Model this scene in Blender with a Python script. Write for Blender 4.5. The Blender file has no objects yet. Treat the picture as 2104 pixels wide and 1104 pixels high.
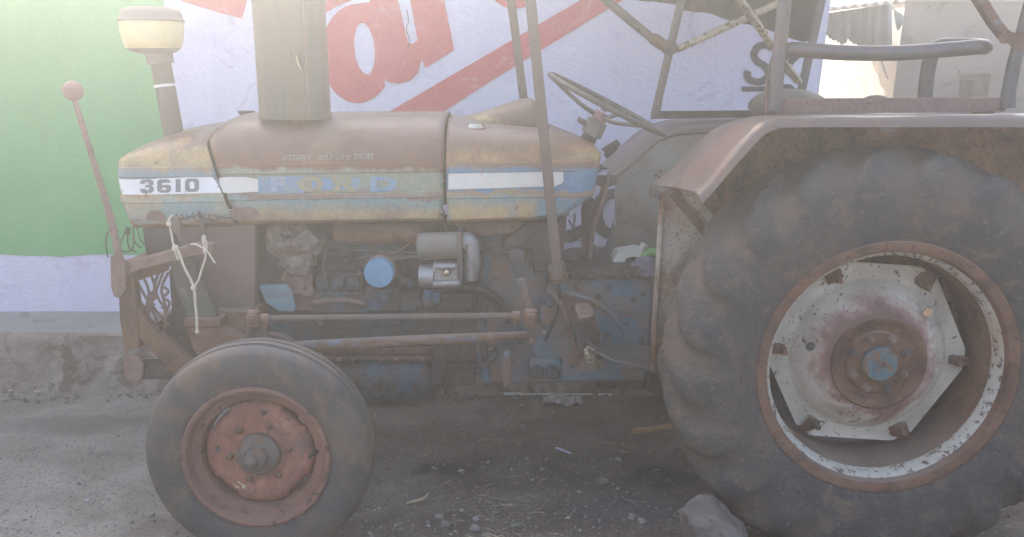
import bpy, math, random
from mathutils import Vector, Matrix, noise
S = bpy.context.scene
C = S.collection
R = math.radians
random.seed(7)

# ------------------------------------------------------------------ camera
FOC, CH, PITCH = 1850.0, 1.47, R(12.1)
cam_d = bpy.data.cameras.new('camera')
cam_d.sensor_fit = 'HORIZONTAL'
cam_d.sensor_width = 36.0
cam_d.lens = 36.0 * FOC / 2104.0
cam_d.clip_start = 0.05
cam_d.clip_end = 400.0
cam = bpy.data.objects.new('camera', cam_d)
C.objects.link(cam)
cam.location = (0, 0, CH)
cam.rotation_euler = (R(90) - PITCH, 0, 0)
S.camera = cam
# ------------------------------------------------------------------ light
SUN_EL, SUN_AZ = R(33), R(-23)          # azimuth measured from +Y towards +X
world = bpy.data.worlds.new('World')
S.world = world
world.use_nodes = True
wn = world.node_tree
bg = wn.nodes['Background']
sky = wn.nodes.new('ShaderNodeTexSky')
sky.sky_type = 'NISHITA'
sky.sun_disc = False
sky.sun_elevation = SUN_EL
sky.sun_rotation = SUN_AZ
sky.dust_density = 5.0
sky.air_density = 0.8
sky.ozone_density = 0.5
wn.links.new(sky.outputs[0], bg.inputs[0])
bg.inputs[1].default_value = 0.12
sun_d = bpy.data.lights.new('sun', 'SUN')
sun_d.energy = 3.4
sun_d.angle = R(0.53)
sun_d.color = (1.0, 0.97, 0.93)
sun = bpy.data.objects.new('sun', sun_d)
C.objects.link(sun)
sv = Vector((math.sin(SUN_AZ) * math.cos(SUN_EL), math.cos(SUN_AZ) * math.cos(SUN_EL), math.sin(SUN_EL)))
sun.rotation_euler = sv.to_track_quat('Z', 'Y').to_euler()
sun.location = sv * 30
S.view_settings.view_transform = 'Standard'
S.view_settings.look = 'None'
S.view_settings.exposure = 2.95
S.view_settings.gamma = 1.0
S.view_settings.use_curve_mapping = False
S.view_settings.use_white_balance = True
S.view_settings.white_balance_temperature = 7050
S.view_settings.white_balance_tint = 8.5
HAZE_D, HAZE_G = 0.052, 0.81

# ------------------------------------------------------------------ measuring helper: a point of the photograph at a known distance
_s, _c = math.sin(PITCH), math.cos(PITCH)
def P(px, py, Y):
    u = (px - 1052) / FOC
    v = (552 - py) / FOC
    dy = _c + v * _s
    t = Y / dy
    return Vector((u * t, Y, CH + t * (-_s + v * _c)))
def ms(px, Y):                         # a length in photograph pixels, in metres at distance Y (about chest height)
    return px * Y / (FOC * 0.985)
def lerp(a, b, t): return a + (b - a) * t
def interp(tab, x):
    if x <= tab[0][0]: return tab[0][1]
    for (a, b), (c, d) in zip(tab, tab[1:]):
        if x <= c:
            return lerp(b, d, (x - a) / (c - a) if c > a else 0)
    return tab[-1][1]

# ------------------------------------------------------------------ materials
def nmath(nt, op, a, b=None, clamp=False):
    n = nt.nodes.new('ShaderNodeMath'); n.operation = op; n.use_clamp = clamp
    for i, x in enumerate((a, b)):
        if x is None: continue
        if isinstance(x, (int, float)): n.inputs[i].default_value = x
        else: nt.links.new(x, n.inputs[i])
    return n.outputs[0]
def nnoise(nt, vec, scale, detail=4, dist=0.0, rough=0.55):
    n = nt.nodes.new('ShaderNodeTexNoise')
    n.inputs['Scale'].default_value = scale
    n.inputs['Detail'].default_value = detail
    n.inputs['Roughness'].default_value = rough
    n.inputs['Distortion'].default_value = dist
    nt.links.new(vec, n.inputs['Vector'])
    return n.outputs['Fac']
def nramp(nt, fac, stops, mode='LINEAR'):
    n = nt.nodes.new('ShaderNodeValToRGB')
    cr = n.color_ramp
    cr.interpolation = mode
    while len(cr.elements) < len(stops): cr.elements.new(0.5)
    for e, (p, c) in zip(cr.elements, stops):
        e.position = p
        e.color = (c[0], c[1], c[2], 1) if not isinstance(c, (int, float)) else (c, c, c, 1)
    nt.links.new(fac, n.inputs[0])
    return n.outputs[0]
def nmix(nt, fac, a, b):
    n = nt.nodes.new('ShaderNodeMix'); n.data_type = 'RGBA'
    for i, x in ((0, fac), (6, a), (7, b)):
        if isinstance(x, (int, float)): n.inputs[i].default_value = x
        elif isinstance(x, (tuple, list)): n.inputs[i].default_value = (x[0], x[1], x[2], 1)
        else: nt.links.new(x, n.inputs[i])
    return n.outputs[2]
def base(name):
    m = bpy.data.materials.new(name)
    m.use_nodes = True
    nt = m.node_tree
    b = nt.nodes['Principled BSDF']
    tc = nt.nodes.new('ShaderNodeTexCoord')
    return m, nt, b, tc.outputs['Object']
def finish(nt, b, vec, bump, bscale, rough, metal, roughvar=0.12, bdist=0.01):
    if bump:
        h = nnoise(nt, vec, bscale, 5)
        n = nt.nodes.new('ShaderNodeBump')
        n.inputs['Strength'].default_value = bump
        n.inputs['Distance'].default_value = bdist
        nt.links.new(h, n.inputs['Height'])
        nt.links.new(n.outputs[0], b.inputs['Normal'])
    r = nnoise(nt, vec, 14, 3)
    rr = nmath(nt, 'ADD', nmath(nt, 'MULTIPLY', nmath(nt, 'SUBTRACT', r, 0.5), roughvar * 3), rough, True)
    nt.links.new(rr, b.inputs['Roughness'])
    b.inputs['Metallic'].default_value = metal
def stretchv(nt, vec, st):
    if st == (1, 1, 1): return vec
    n = nt.nodes.new('ShaderNodeMapping'); n.inputs['Scale'].default_value = st
    nt.links.new(vec, n.inputs['Vector'])
    return n.outputs[0]
def mat(name, cols, scale=6, rough=0.75, metal=0.0, bump=0.25, bscale=70, spots=None, sscale=28, samt=0.35,
        spots2=None, s2scale=9, s2amt=0.3, dust=None, st=(1, 1, 1), dist=0.6):
    m, nt, b, vec = base(name)
    v2 = stretchv(nt, vec, st)
    f = nnoise(nt, v2, scale, 6, dist)
    n = len(cols)
    if n == 1: col = nmix(nt, 0.0, cols[0], cols[0])
    else: col = nramp(nt, f, [(0.33 + 0.34 * i / (n - 1), c) for i, c in enumerate(cols)])
    if spots2:
        f2 = nnoise(nt, v2, s2scale, 8, 0.5, 0.62)
        col = nmix(nt, nramp(nt, f2, [(0.60 - s2amt * 0.3, 0.0), (0.76 - s2amt * 0.3, 1.0)]), col, spots2)
    if spots:
        f3 = nnoise(nt, vec, sscale, 8, 0.3, 0.68)
        col = nmix(nt, nramp(nt, f3, [(0.67 - samt * 0.3, 0.0), (0.73 - samt * 0.3, 1.0)]), col, spots)
    if dust:
        g = nt.nodes.new('ShaderNodeNewGeometry')
        sx = nt.nodes.new('ShaderNodeSeparateXYZ'); nt.links.new(g.outputs['Normal'], sx.inputs[0])
        up = nramp(nt, sx.outputs[2], [(0.45, 0.0), (0.95, 1.0)])
        up = nmath(nt, 'MULTIPLY', up, nramp(nt, nnoise(nt, vec, 5, 5), [(0.25, dust[1] * 0.6), (0.7, dust[1])]))
        col = nmix(nt, up, col, dust[0])
    nt.links.new(col, b.inputs['Base Color'])
    finish(nt, b, vec, bump, bscale, rough, metal)
    return m
def add_mud(m, colr):
    nt = m.node_tree; b = nt.nodes['Principled BSDF']
    lk = b.inputs['Base Color'].links[0].from_socket
    an = nt.nodes.new('ShaderNodeAttribute'); an.attribute_name = 'mud'
    tc = [n for n in nt.nodes if n.type == 'TEX_COORD'][0].outputs['Object']
    f = nmath(nt, 'MULTIPLY', an.outputs['Fac'], nramp(nt, nnoise(nt, tc, 9, 6), [(0.35, 0.25), (0.62, 1.0)]), True)
    nt.links.new(nmix(nt, f, lk, colr), b.inputs['Base Color'])
def zoned(name, r1, r2, pat=3.0, z0=0.9, z1=1.4, warp=0.05, rough=0.44, spots=None, samt=0.3, st=(1, 1, 1), bump=0.12, thr=(0.44, 0.56)):
    """worn paint whose layers change with height on the bonnet: r1 and r2 are two lists of (height, colour) mixed in patches"""
    m, nt, b, vec = base(name)
    sx = nt.nodes.new('ShaderNodeSeparateXYZ'); nt.links.new(vec, sx.inputs[0])
    w = nmath(nt, 'MULTIPLY', nmath(nt, 'SUBTRACT', nnoise(nt, vec, 7, 6, 1.0), 0.5), warp * 2)
    w2 = nmath(nt, 'MULTIPLY', nmath(nt, 'SUBTRACT', nnoise(nt, vec, 34, 4), 0.5), warp * 0.6)
    z = nmath(nt, 'ADD', nmath(nt, 'ADD', sx.outputs[2], w), w2)
    f = nmath(nt, 'DIVIDE', nmath(nt, 'SUBTRACT', z, z0), z1 - z0, True)
    a = nramp(nt, f, [((zz - z0) / (z1 - z0), c) for zz, c in r1])
    c2 = nramp(nt, f, [((zz - z0) / (z1 - z0), c) for zz, c in r2])
    patch = nnoise(nt, stretchv(nt, vec, st), pat, 6, 0.7)
    col = nmix(nt, nramp(nt, patch, [(thr[0], 0.0), (thr[1], 1.0)]), a, c2)
    fine = nnoise(nt, vec, 90, 4)
    col = nmix(nt, nramp(nt, fine, [(0.35, 0.25), (0.6, 0.0)]), col, (0.10, 0.06, 0.04))
    if spots:
        f3 = nnoise(nt, vec, 22, 8, 0.8, 0.65)
        col = nmix(nt, nramp(nt, f3, [(0.70 - samt * 0.3, 0.0), (0.74 - samt * 0.3, 1.0)]), col, spots)
    nt.links.new(col, b.inputs['Base Color'])
    finish(nt, b, vec, bump, 45, rough, 0.0)
    return m

RUST = (0.17, 0.085, 0.05); RUSTD = (0.075, 0.042, 0.032); RUSTO = (0.30, 0.13, 0.06); MAUVE = (0.20, 0.145, 0.135)
BLUE = (0.07, 0.21, 0.36); TEAL = (0.17, 0.30, 0.31); CREAM = (0.52, 0.46, 0.33); TAN = (0.42, 0.29, 0.15); GRIME = (0.055, 0.045, 0.042)
DUST = (0.30, 0.26, 0.23)
M_RUST = mat('rusty_steel', [RUSTD, RUST, (0.20, 0.11, 0.075)], 9, 0.85, 0, 0.35, 90, spots=(0.06, 0.035, 0.03), sscale=75, samt=0.35, dust=(DUST, 0.5))
M_RUSTL = mat('rusty_brown_bar', [(0.16, 0.10, 0.085), (0.22, 0.14, 0.115), (0.25, 0.17, 0.14)], 12, 0.85, 0, 0.4, 120, spots=RUSTD, sscale=75, samt=0.3)
M_RUSTB = mat('rust_with_blue_remains', [RUSTD, RUST, MAUVE], 9, 0.8, 0, 0.3, 90, spots2=(0.10, 0.19, 0.28), s2scale=7, s2amt=0.22, dust=(DUST, 0.6), st=(1, 1, 2))
M_GRIME = mat('oily_grime', [(0.03, 0.026, 0.026), GRIME, (0.085, 0.065, 0.055)], 11, 0.75, 0, 0.5, 60, spots=(0.13, 0.10, 0.08), samt=0.25)
M_IRON = mat('dark_iron', [(0.035, 0.035, 0.038), (0.06, 0.055, 0.055), (0.10, 0.085, 0.075)], 14, 0.6, 0.3, 0.3, 80, spots=RUST, samt=0.35)
M_ENGB = mat('grimy_blue_casting', [(0.035, 0.045, 0.055), (0.05, 0.10, 0.145), (0.075, 0.15, 0.20)], 7, 0.7, 0, 0.45, 55, spots2=(0.10, 0.07, 0.055), s2scale=6, s2amt=0.55, spots=GRIME, samt=0.45)
M_GEARB = mat('worn_blue_gearbox_paint', [(0.05, 0.11, 0.165), (0.075, 0.165, 0.225), (0.10, 0.20, 0.25)], 5, 0.62, 0, 0.35, 50, spots2=(0.20, 0.12, 0.085), s2scale=5.2, s2amt=0.62, spots=GRIME, samt=0.25, dust=(DUST, 0.55))
M_BLUEB = mat('bright_blue_paint', [(0.10, 0.24, 0.37), (0.13, 0.28, 0.41)], 16, 0.5, 0, 0.1, 60, spots=(0.10, 0.13, 0.18), samt=0.05)
M_BLUEP = mat('pale_blue_paint', [(0.11, 0.22, 0.27), (0.15, 0.26, 0.30), (0.15, 0.19, 0.20)], 9, 0.55, 0, 0.15, 60, spots=(0.2, 0.15, 0.1), samt=0.15)
M_SILVER = mat('cast_aluminium', [(0.22, 0.22, 0.215), (0.30, 0.295, 0.29), (0.19, 0.17, 0.155)], 20, 0.42, 0.5, 0.3, 90, spots=(0.2, 0.17, 0.15), samt=0.25)
M_OLIVE = mat('olive_filter_canister', [(0.12, 0.12, 0.10), (0.16, 0.155, 0.13), (0.15, 0.12, 0.10)], 8, 0.5, 0.1, 0.12, 60, spots=RUST, samt=0.2, dust=(DUST, 0.7))
M_STEELW = mat('worn_bare_steel', [(0.085, 0.083, 0.088), (0.12, 0.108, 0.105), (0.135, 0.095, 0.08)], 6, 0.42, 0.35, 0.12, 80, spots=(0.10, 0.06, 0.045), sscale=60, samt=0.3, dust=((0.16, 0.145, 0.14), 0.3))
M_POLE = mat('tarnished_tube', [(0.085, 0.082, 0.08), (0.13, 0.12, 0.11), (0.16, 0.115, 0.09)], 6, 0.5, 0.3, 0.15, 80, spots=RUSTD, sscale=60, samt=0.35)
M_POLEB = mat('rusty_brown_tube', [(0.10, 0.078, 0.068), (0.135, 0.10, 0.085), (0.11, 0.072, 0.058)], 7, 0.7, 0.1, 0.2, 80, spots=RUSTD, sscale=60, samt=0.3)
M_BRACE = mat('peeling_cream_bar', [(0.40, 0.33, 0.23), (0.45, 0.39, 0.29), (0.24, 0.17, 0.12)], 8, 0.7, 0, 0.25, 80, spots=RUSTD, sscale=60, samt=0.45)
M_FEND = mat('rusted_cream_fender', [(0.40, 0.36, 0.30), (0.46, 0.42, 0.35), (0.36, 0.28, 0.20)], 4, 0.65, 0, 0.2, 70, spots2=(0.25, 0.12, 0.06), s2scale=4.2, s2amt=0.62, spots=(0.13, 0.065, 0.045), sscale=95, samt=0.32)
M_FENDT = mat('faded_fender_top', [(0.11, 0.078, 0.066), (0.15, 0.105, 0.085), (0.19, 0.105, 0.065)], 4, 0.40, 0.0, 0.12, 60, spots=RUST, sscale=40, samt=0.35, dust=((0.155, 0.135, 0.125), 0.7))
M_FENDR = mat('rusted_fender_inside', [(0.20, 0.10, 0.055), (0.38, 0.20, 0.095), (0.50, 0.33, 0.18)], 3.6, 0.8, 0, 0.3, 70, spots2=(0.04, 0.03, 0.034), s2scale=3.6, s2amt=0.55, spots=(0.08, 0.045, 0.035), sscale=60, samt=0.4)
M_FENDF = mat('dull_cream_fender', [(0.30, 0.29, 0.25), (0.36, 0.34, 0.29), (0.31, 0.23, 0.17)], 3.0, 0.6, 0, 0.12, 60, spots2=(0.22, 0.125, 0.085), s2scale=2.6, s2amt=0.55, spots=RUSTD, sscale=40, samt=0.15)
M_RUB = mat('dusty_tyre_rubber', [(0.034, 0.037, 0.043), (0.052, 0.051, 0.053), (0.085, 0.07, 0.06)], 7, 0.8, 0, 0.9, 55, spots2=(0.13, 0.09, 0.062), s2scale=16, s2amt=0.30, spots=(0.17, 0.14, 0.115), sscale=60, samt=0.25)
add_mud(M_RUB, (0.118, 0.087, 0.066))
M_RUBF = mat('grey_worn_tyre_rubber', [(0.05, 0.048, 0.05), (0.08, 0.073, 0.07), (0.13, 0.10, 0.08)], 6, 0.88, 0, 0.6, 50, spots2=(0.15, 0.10, 0.07), s2scale=9, s2amt=0.38, spots=(0.17, 0.14, 0.12), sscale=60, samt=.2, dust=((0.22, 0.2, 0.19), 0.6))
M_RIMR = mat('chipped_white_rim', [(0.38, 0.35, 0.30), (0.45, 0.42, 0.36), (0.40, 0.32, 0.24)], 5, 0.55, 0, 0.12, 60, spots=(0.11, 0.065, 0.045), sscale=46, samt=0.45)
M_RIMF = mat('rusty_red_rim', [(0.15, 0.08, 0.06), (0.20, 0.10, 0.072), (0.26, 0.13, 0.09)], 7, 0.8, 0, 0.25, 80, spots=RUSTD, samt=0.35, dust=((0.3, 0.22, 0.18), 0.4))
M_DISCF = mat('rusty_orange_disc', [(0.22, 0.085, 0.06), (0.32, 0.13, 0.088), (0.38, 0.18, 0.125)], 9, 0.8, 0, 0.3, 70, spots=(0.14, 0.075, 0.058), sscale=70, samt=0.35, spots2=(0.19, 0.11, 0.088), s2scale=11, s2amt=0.4)
M_HUBF = mat('weathered_hub', [(0.15, 0.09, 0.07), (0.125, 0.115, 0.108), (0.19, 0.12, 0.09)], 14, 0.7, 0.1, 0.3, 80, spots=RUST, samt=0.45)
M_TARP = mat('dark_canvas', [(0.03, 0.029, 0.029), (0.045, 0.042, 0.04), (0.06, 0.054, 0.05)], 6, 0.95, 0, 0.4, 40, dust=(DUST, 0.3))
M_BLACK = mat('black_rubber', [(0.022, 0.022, 0.024), (0.05, 0.048, 0.048)], 10, 0.55, 0, 0.15, 60)
M_WHEELG = mat('grey_steering_rim', [(0.045, 0.048, 0.045), (0.075, 0.075, 0.07)], 14, 0.5, 0, 0.2, 60, dust=(DUST, 0.2))
M_RED = mat('faded_red_plastic', [(0.20, 0.075, 0.07), (0.26, 0.12, 0.11)], 20, 0.5, 0, 0.1, 60)
M_CHROME = mat('bright_metal_cap', [(0.42, 0.36, 0.26), (0.60, 0.54, 0.44)], 30, 0.22, 0.9, 0.1, 60)
M_MUFF = mat('streaked_muffler_sheet', [(0.075, 0.077, 0.064), (0.115, 0.11, 0.09), (0.14, 0.11, 0.08), (0.085, 0.09, 0.085)], 7, 0.55, 0.15, 0.12, 40, st=(1.6, 1.6, 0.18), spots=RUST, sscale=18, samt=0.12)
M_BOWL = mat('yellowed_plastic_bowl', [(0.62, 0.50, 0.22), (0.70, 0.58, 0.30), (0.60, 0.52, 0.36)], 6, 0.35, 0, 0.08, 40)
M_CAP = mat('dusty_grey_cap', [(0.15, 0.14, 0.125), (0.20, 0.18, 0.16)], 9, 0.7, 0, 0.2, 60, dust=((0.22, 0.20, 0.175), 0.7))
M_TAPE = mat('white_tape', [(0.7, 0.68, 0.64)], 9, 0.6, 0, 0.1, 60)
M_DECAL = mat('white_sticker', [(0.74, 0.74, 0.74), (0.82, 0.82, 0.82)], 14, 0.45, 0, 0.06, 60, spots=(0.16, 0.15, 0.15), sscale=26, samt=0.06)
M_DECALC = mat('yellowed_sticker', [(0.62, 0.60, 0.54), (0.70, 0.68, 0.63)], 14, 0.45, 0, 0.06, 60, spots=(0.14, 0.14, 0.14), sscale=24, samt=0.10)
M_INK = mat('grey_ink', [(0.13, 0.15, 0.18), (0.18, 0.20, 0.22)], 30, 0.5, 0, 0, 60, )
M_BLUEINK = mat('faded_blue_lettering', [(0.14, 0.25, 0.39), (0.17, 0.29, 0.42), (0.23, 0.31, 0.34)], 9, 0.5, 0, 0.05, 60, spots2=(0.26, 0.29, 0.25), s2scale=12, s2amt=.35, spots=(0.34, 0.31, 0.22), sscale=50, samt=0.35)
M_TANINK = mat('tan_lettering', [(0.31, 0.28, 0.17), (0.35, 0.31, 0.19), (0.26, 0.28, 0.22)], 10, 0.55, 0, 0.05, 60, spots=(0.18, 0.24, 0.28), sscale=45, samt=0.4)
M_PALEINK = mat('washed_out_lettering', [(0.22, 0.30, 0.39), (0.30, 0.36, 0.41), (0.18, 0.28, 0.40)], 14, 0.5, 0, 0.05, 60, spots=(0.16, 0.28, 0.42), sscale=40, samt=0.4)
M_HINDI = mat('thin_white_brush_paint', [(0.22, 0.20, 0.18), (0.34, 0.32, 0.30)], 40, 0.7, 0, 0, 60)
M_SEAT = mat('olive_seat_vinyl', [(0.06, 0.058, 0.045), (0.09, 0.085, 0.066)], 8, 0.7, 0, 0.3, 50, dust=(DUST, 0.3))
M_ROPE = mat('pale_rope', [(0.56, 0.48, 0.38), (0.66, 0.58, 0.48)], 60, 0.9, 0, 0.5, 200)
M_CAN = mat('off_white_can_plastic', [(0.50, 0.49, 0.43), (0.58, 0.57, 0.51)], 7, 0.5, 0, 0.1, 50, spots=(0.3, 0.26, 0.2), samt=0.15)
M_GREEN = mat('bright_green_plastic', [(0.12, 0.32, 0.07), (0.16, 0.38, 0.10)], 9, 0.5, 0, 0.1, 50)
M_CLOTH = mat('grey_violet_rag', [(0.13, 0.13, 0.16), (0.18, 0.17, 0.20)], 8, 0.95, 0, 0.5, 50)
M_WRAP = mat('crumpled_grey_plastic', [(0.085, 0.062, 0.052), (0.14, 0.108, 0.09), (0.21, 0.175, 0.155)], 22, 0.5, 0, 0.6, 60)
M_STONE = mat('pale_dusty_stone', [(0.10, 0.083, 0.074), (0.155, 0.13, 0.115), (0.205, 0.175, 0.156)], 9, 0.95, 0, 1.0, 30, spots=(0.10, 0.08, 0.072), samt=0.35)
M_WOOD = mat('split_wood', [(0.34, 0.20, 0.09), (0.46, 0.29, 0.14)], 12, 0.85, 0, 0.4, 60, st=(0.3, 1, 3))
M_PLAST = mat('dirty_clear_wrapper', [(0.25, 0.22, 0.205), (0.36, 0.33, 0.31)], 22, 0.4, 0, 0.5, 60)
M_VIOLET = mat('pale_violet_plastic', [(0.55, 0.50, 0.68)], 9, 0.5, 0, 0.1, 50)
M_STRAW = mat('dry_straw', [(0.42, 0.33, 0.21), (0.54, 0.44, 0.30)], 30, 0.9, 0, 0.2, 60)
M_LEAF = mat('dry_green_leaf', [(0.13, 0.16, 0.12), (0.20, 0.21, 0.15)], 20, 0.8, 0, 0.2, 60)
M_PEB = mat('gravel_grey', [(0.10, 0.085, 0.08), (0.22, 0.19, 0.17), (0.42, 0.37, 0.33)], 9.0, 0.95, 0, 0.4, 80)
M_PEBR = mat('reddish_gravel', [(0.15, 0.09, 0.075), (0.22, 0.14, 0.115)], 3.0, 0.95, 0, 0.4, 80)
M_PALM = mat('pale_pebble', [(0.22, 0.195, 0.175), (0.32, 0.285, 0.255)], 6, 0.9, 0, 0.3, 80)

def wall_mat(name, cols, scale=2.2, spots=None, samt=0.1, b1=0.5, rough=0.9):
    m, nt, b, vec = base(name)
    col = nramp(nt, nnoise(nt, vec, scale, 7, 0.6), [(0.3 + 0.4 * i / max(1, len(cols) - 1), c) for i, c in enumerate(cols)])
    if spots:
        col = nmix(nt, nramp(nt, nnoise(nt, vec, 5, 9, 1.0, 0.68), [(0.62 - samt * 0.3, 0.0), (0.72 - samt * 0.3, 1.0)]), col, spots)
    stv = nnoise(nt, stretchv(nt, vec, (9, 9, 0.7)), 1.0, 6, 0.3)
    dk = nt.nodes.new('ShaderNodeMix'); dk.data_type = 'RGBA'; dk.blend_type = 'MULTIPLY'
    dk.inputs[0].default_value = 1.0; nt.links.new(col, dk.inputs[6]); nt.links.new(nramp(nt, stv, [(0.30, 0.955), (0.55, 1.0)]), dk.inputs[7]); col = dk.outputs[2]
    nt.links.new(col, b.inputs['Base Color'])
    h = nmath(nt, 'ADD', nnoise(nt, vec, 42, 6, 0.4), nmath(nt, 'MULTIPLY', nnoise(nt, vec, 7, 5), 0.8))
    n = nt.nodes.new('ShaderNodeBump'); n.inputs['Strength'].default_value = b1; n.inputs['Distance'].default_value = 0.02
    nt.links.new(h, n.inputs['Height']); nt.links.new(n.outputs[0], b.inputs['Normal'])
    b.inputs['Roughness'].default_value = rough
    return m
M_WALL = wall_mat('lavender_limewash', [(0.62, 0.59, 0.75), (0.69, 0.66, 0.79), (0.71, 0.69, 0.79)], 2.0, (0.55, 0.49, 0.60), 0.12, 0.5)
M_WGREEN = wall_mat('green_wall_paint', [(0.09, 0.36, 0.13), (0.11, 0.41, 0.155), (0.14, 0.44, 0.185)], 1.6, None, 0.1, 0.4, 0.6)
M_WRED = wall_mat('red_wall_paint', [(0.54, 0.055, 0.085), (0.60, 0.08, 0.11), (0.58, 0.115, 0.15)], 3.0, (0.60, 0.22, 0.25), 0.2, 0.5)
M_WBLACK = wall_mat('black_wall_paint', [(0.045, 0.045, 0.055), (0.08, 0.08, 0.09)], 4.0, (0.16, 0.15, 0.18), 0.1)
M_PLINTH = wall_mat('rough_cement_plinth', [(0.20, 0.155, 0.13), (0.31, 0.25, 0.215), (0.40, 0.335, 0.29)], 6.0, (0.15, 0.11, 0.09), 0.4, 1.0)
M_LEDGE = wall_mat('cement_ledge', [(0.30, 0.27, 0.26), (0.37, 0.34, 0.33)], 3.2, (0.24, 0.2, 0.185), 0.25, 0.7)
M_HOUSE = wall_mat('grey_cement_render', [(0.15, 0.138, 0.128), (0.20, 0.185, 0.17), (0.23, 0.21, 0.195)], 0.9, (0.11, 0.10, 0.097), 0.3, 0.4)
M_TIN = mat('grey_green_tin', [(0.13, 0.16, 0.16), (0.18, 0.205, 0.20), (0.165, 0.165, 0.155)], 1.4, 0.45, 0.3, 0.1, 20, spots=(0.25, 0.20, 0.16), sscale=7, samt=0.15)
M_TINR = mat('pale_roof_tin', [(0.42, 0.39, 0.36), (0.55, 0.52, 0.48)], 2.4, 0.45, 0.3, 0.1, 20)
M_FRAME = mat('pale_window_frame', [(0.17, 0.155, 0.14), (0.22, 0.20, 0.18)], 6, 0.8, 0, 0.2, 50)

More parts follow.
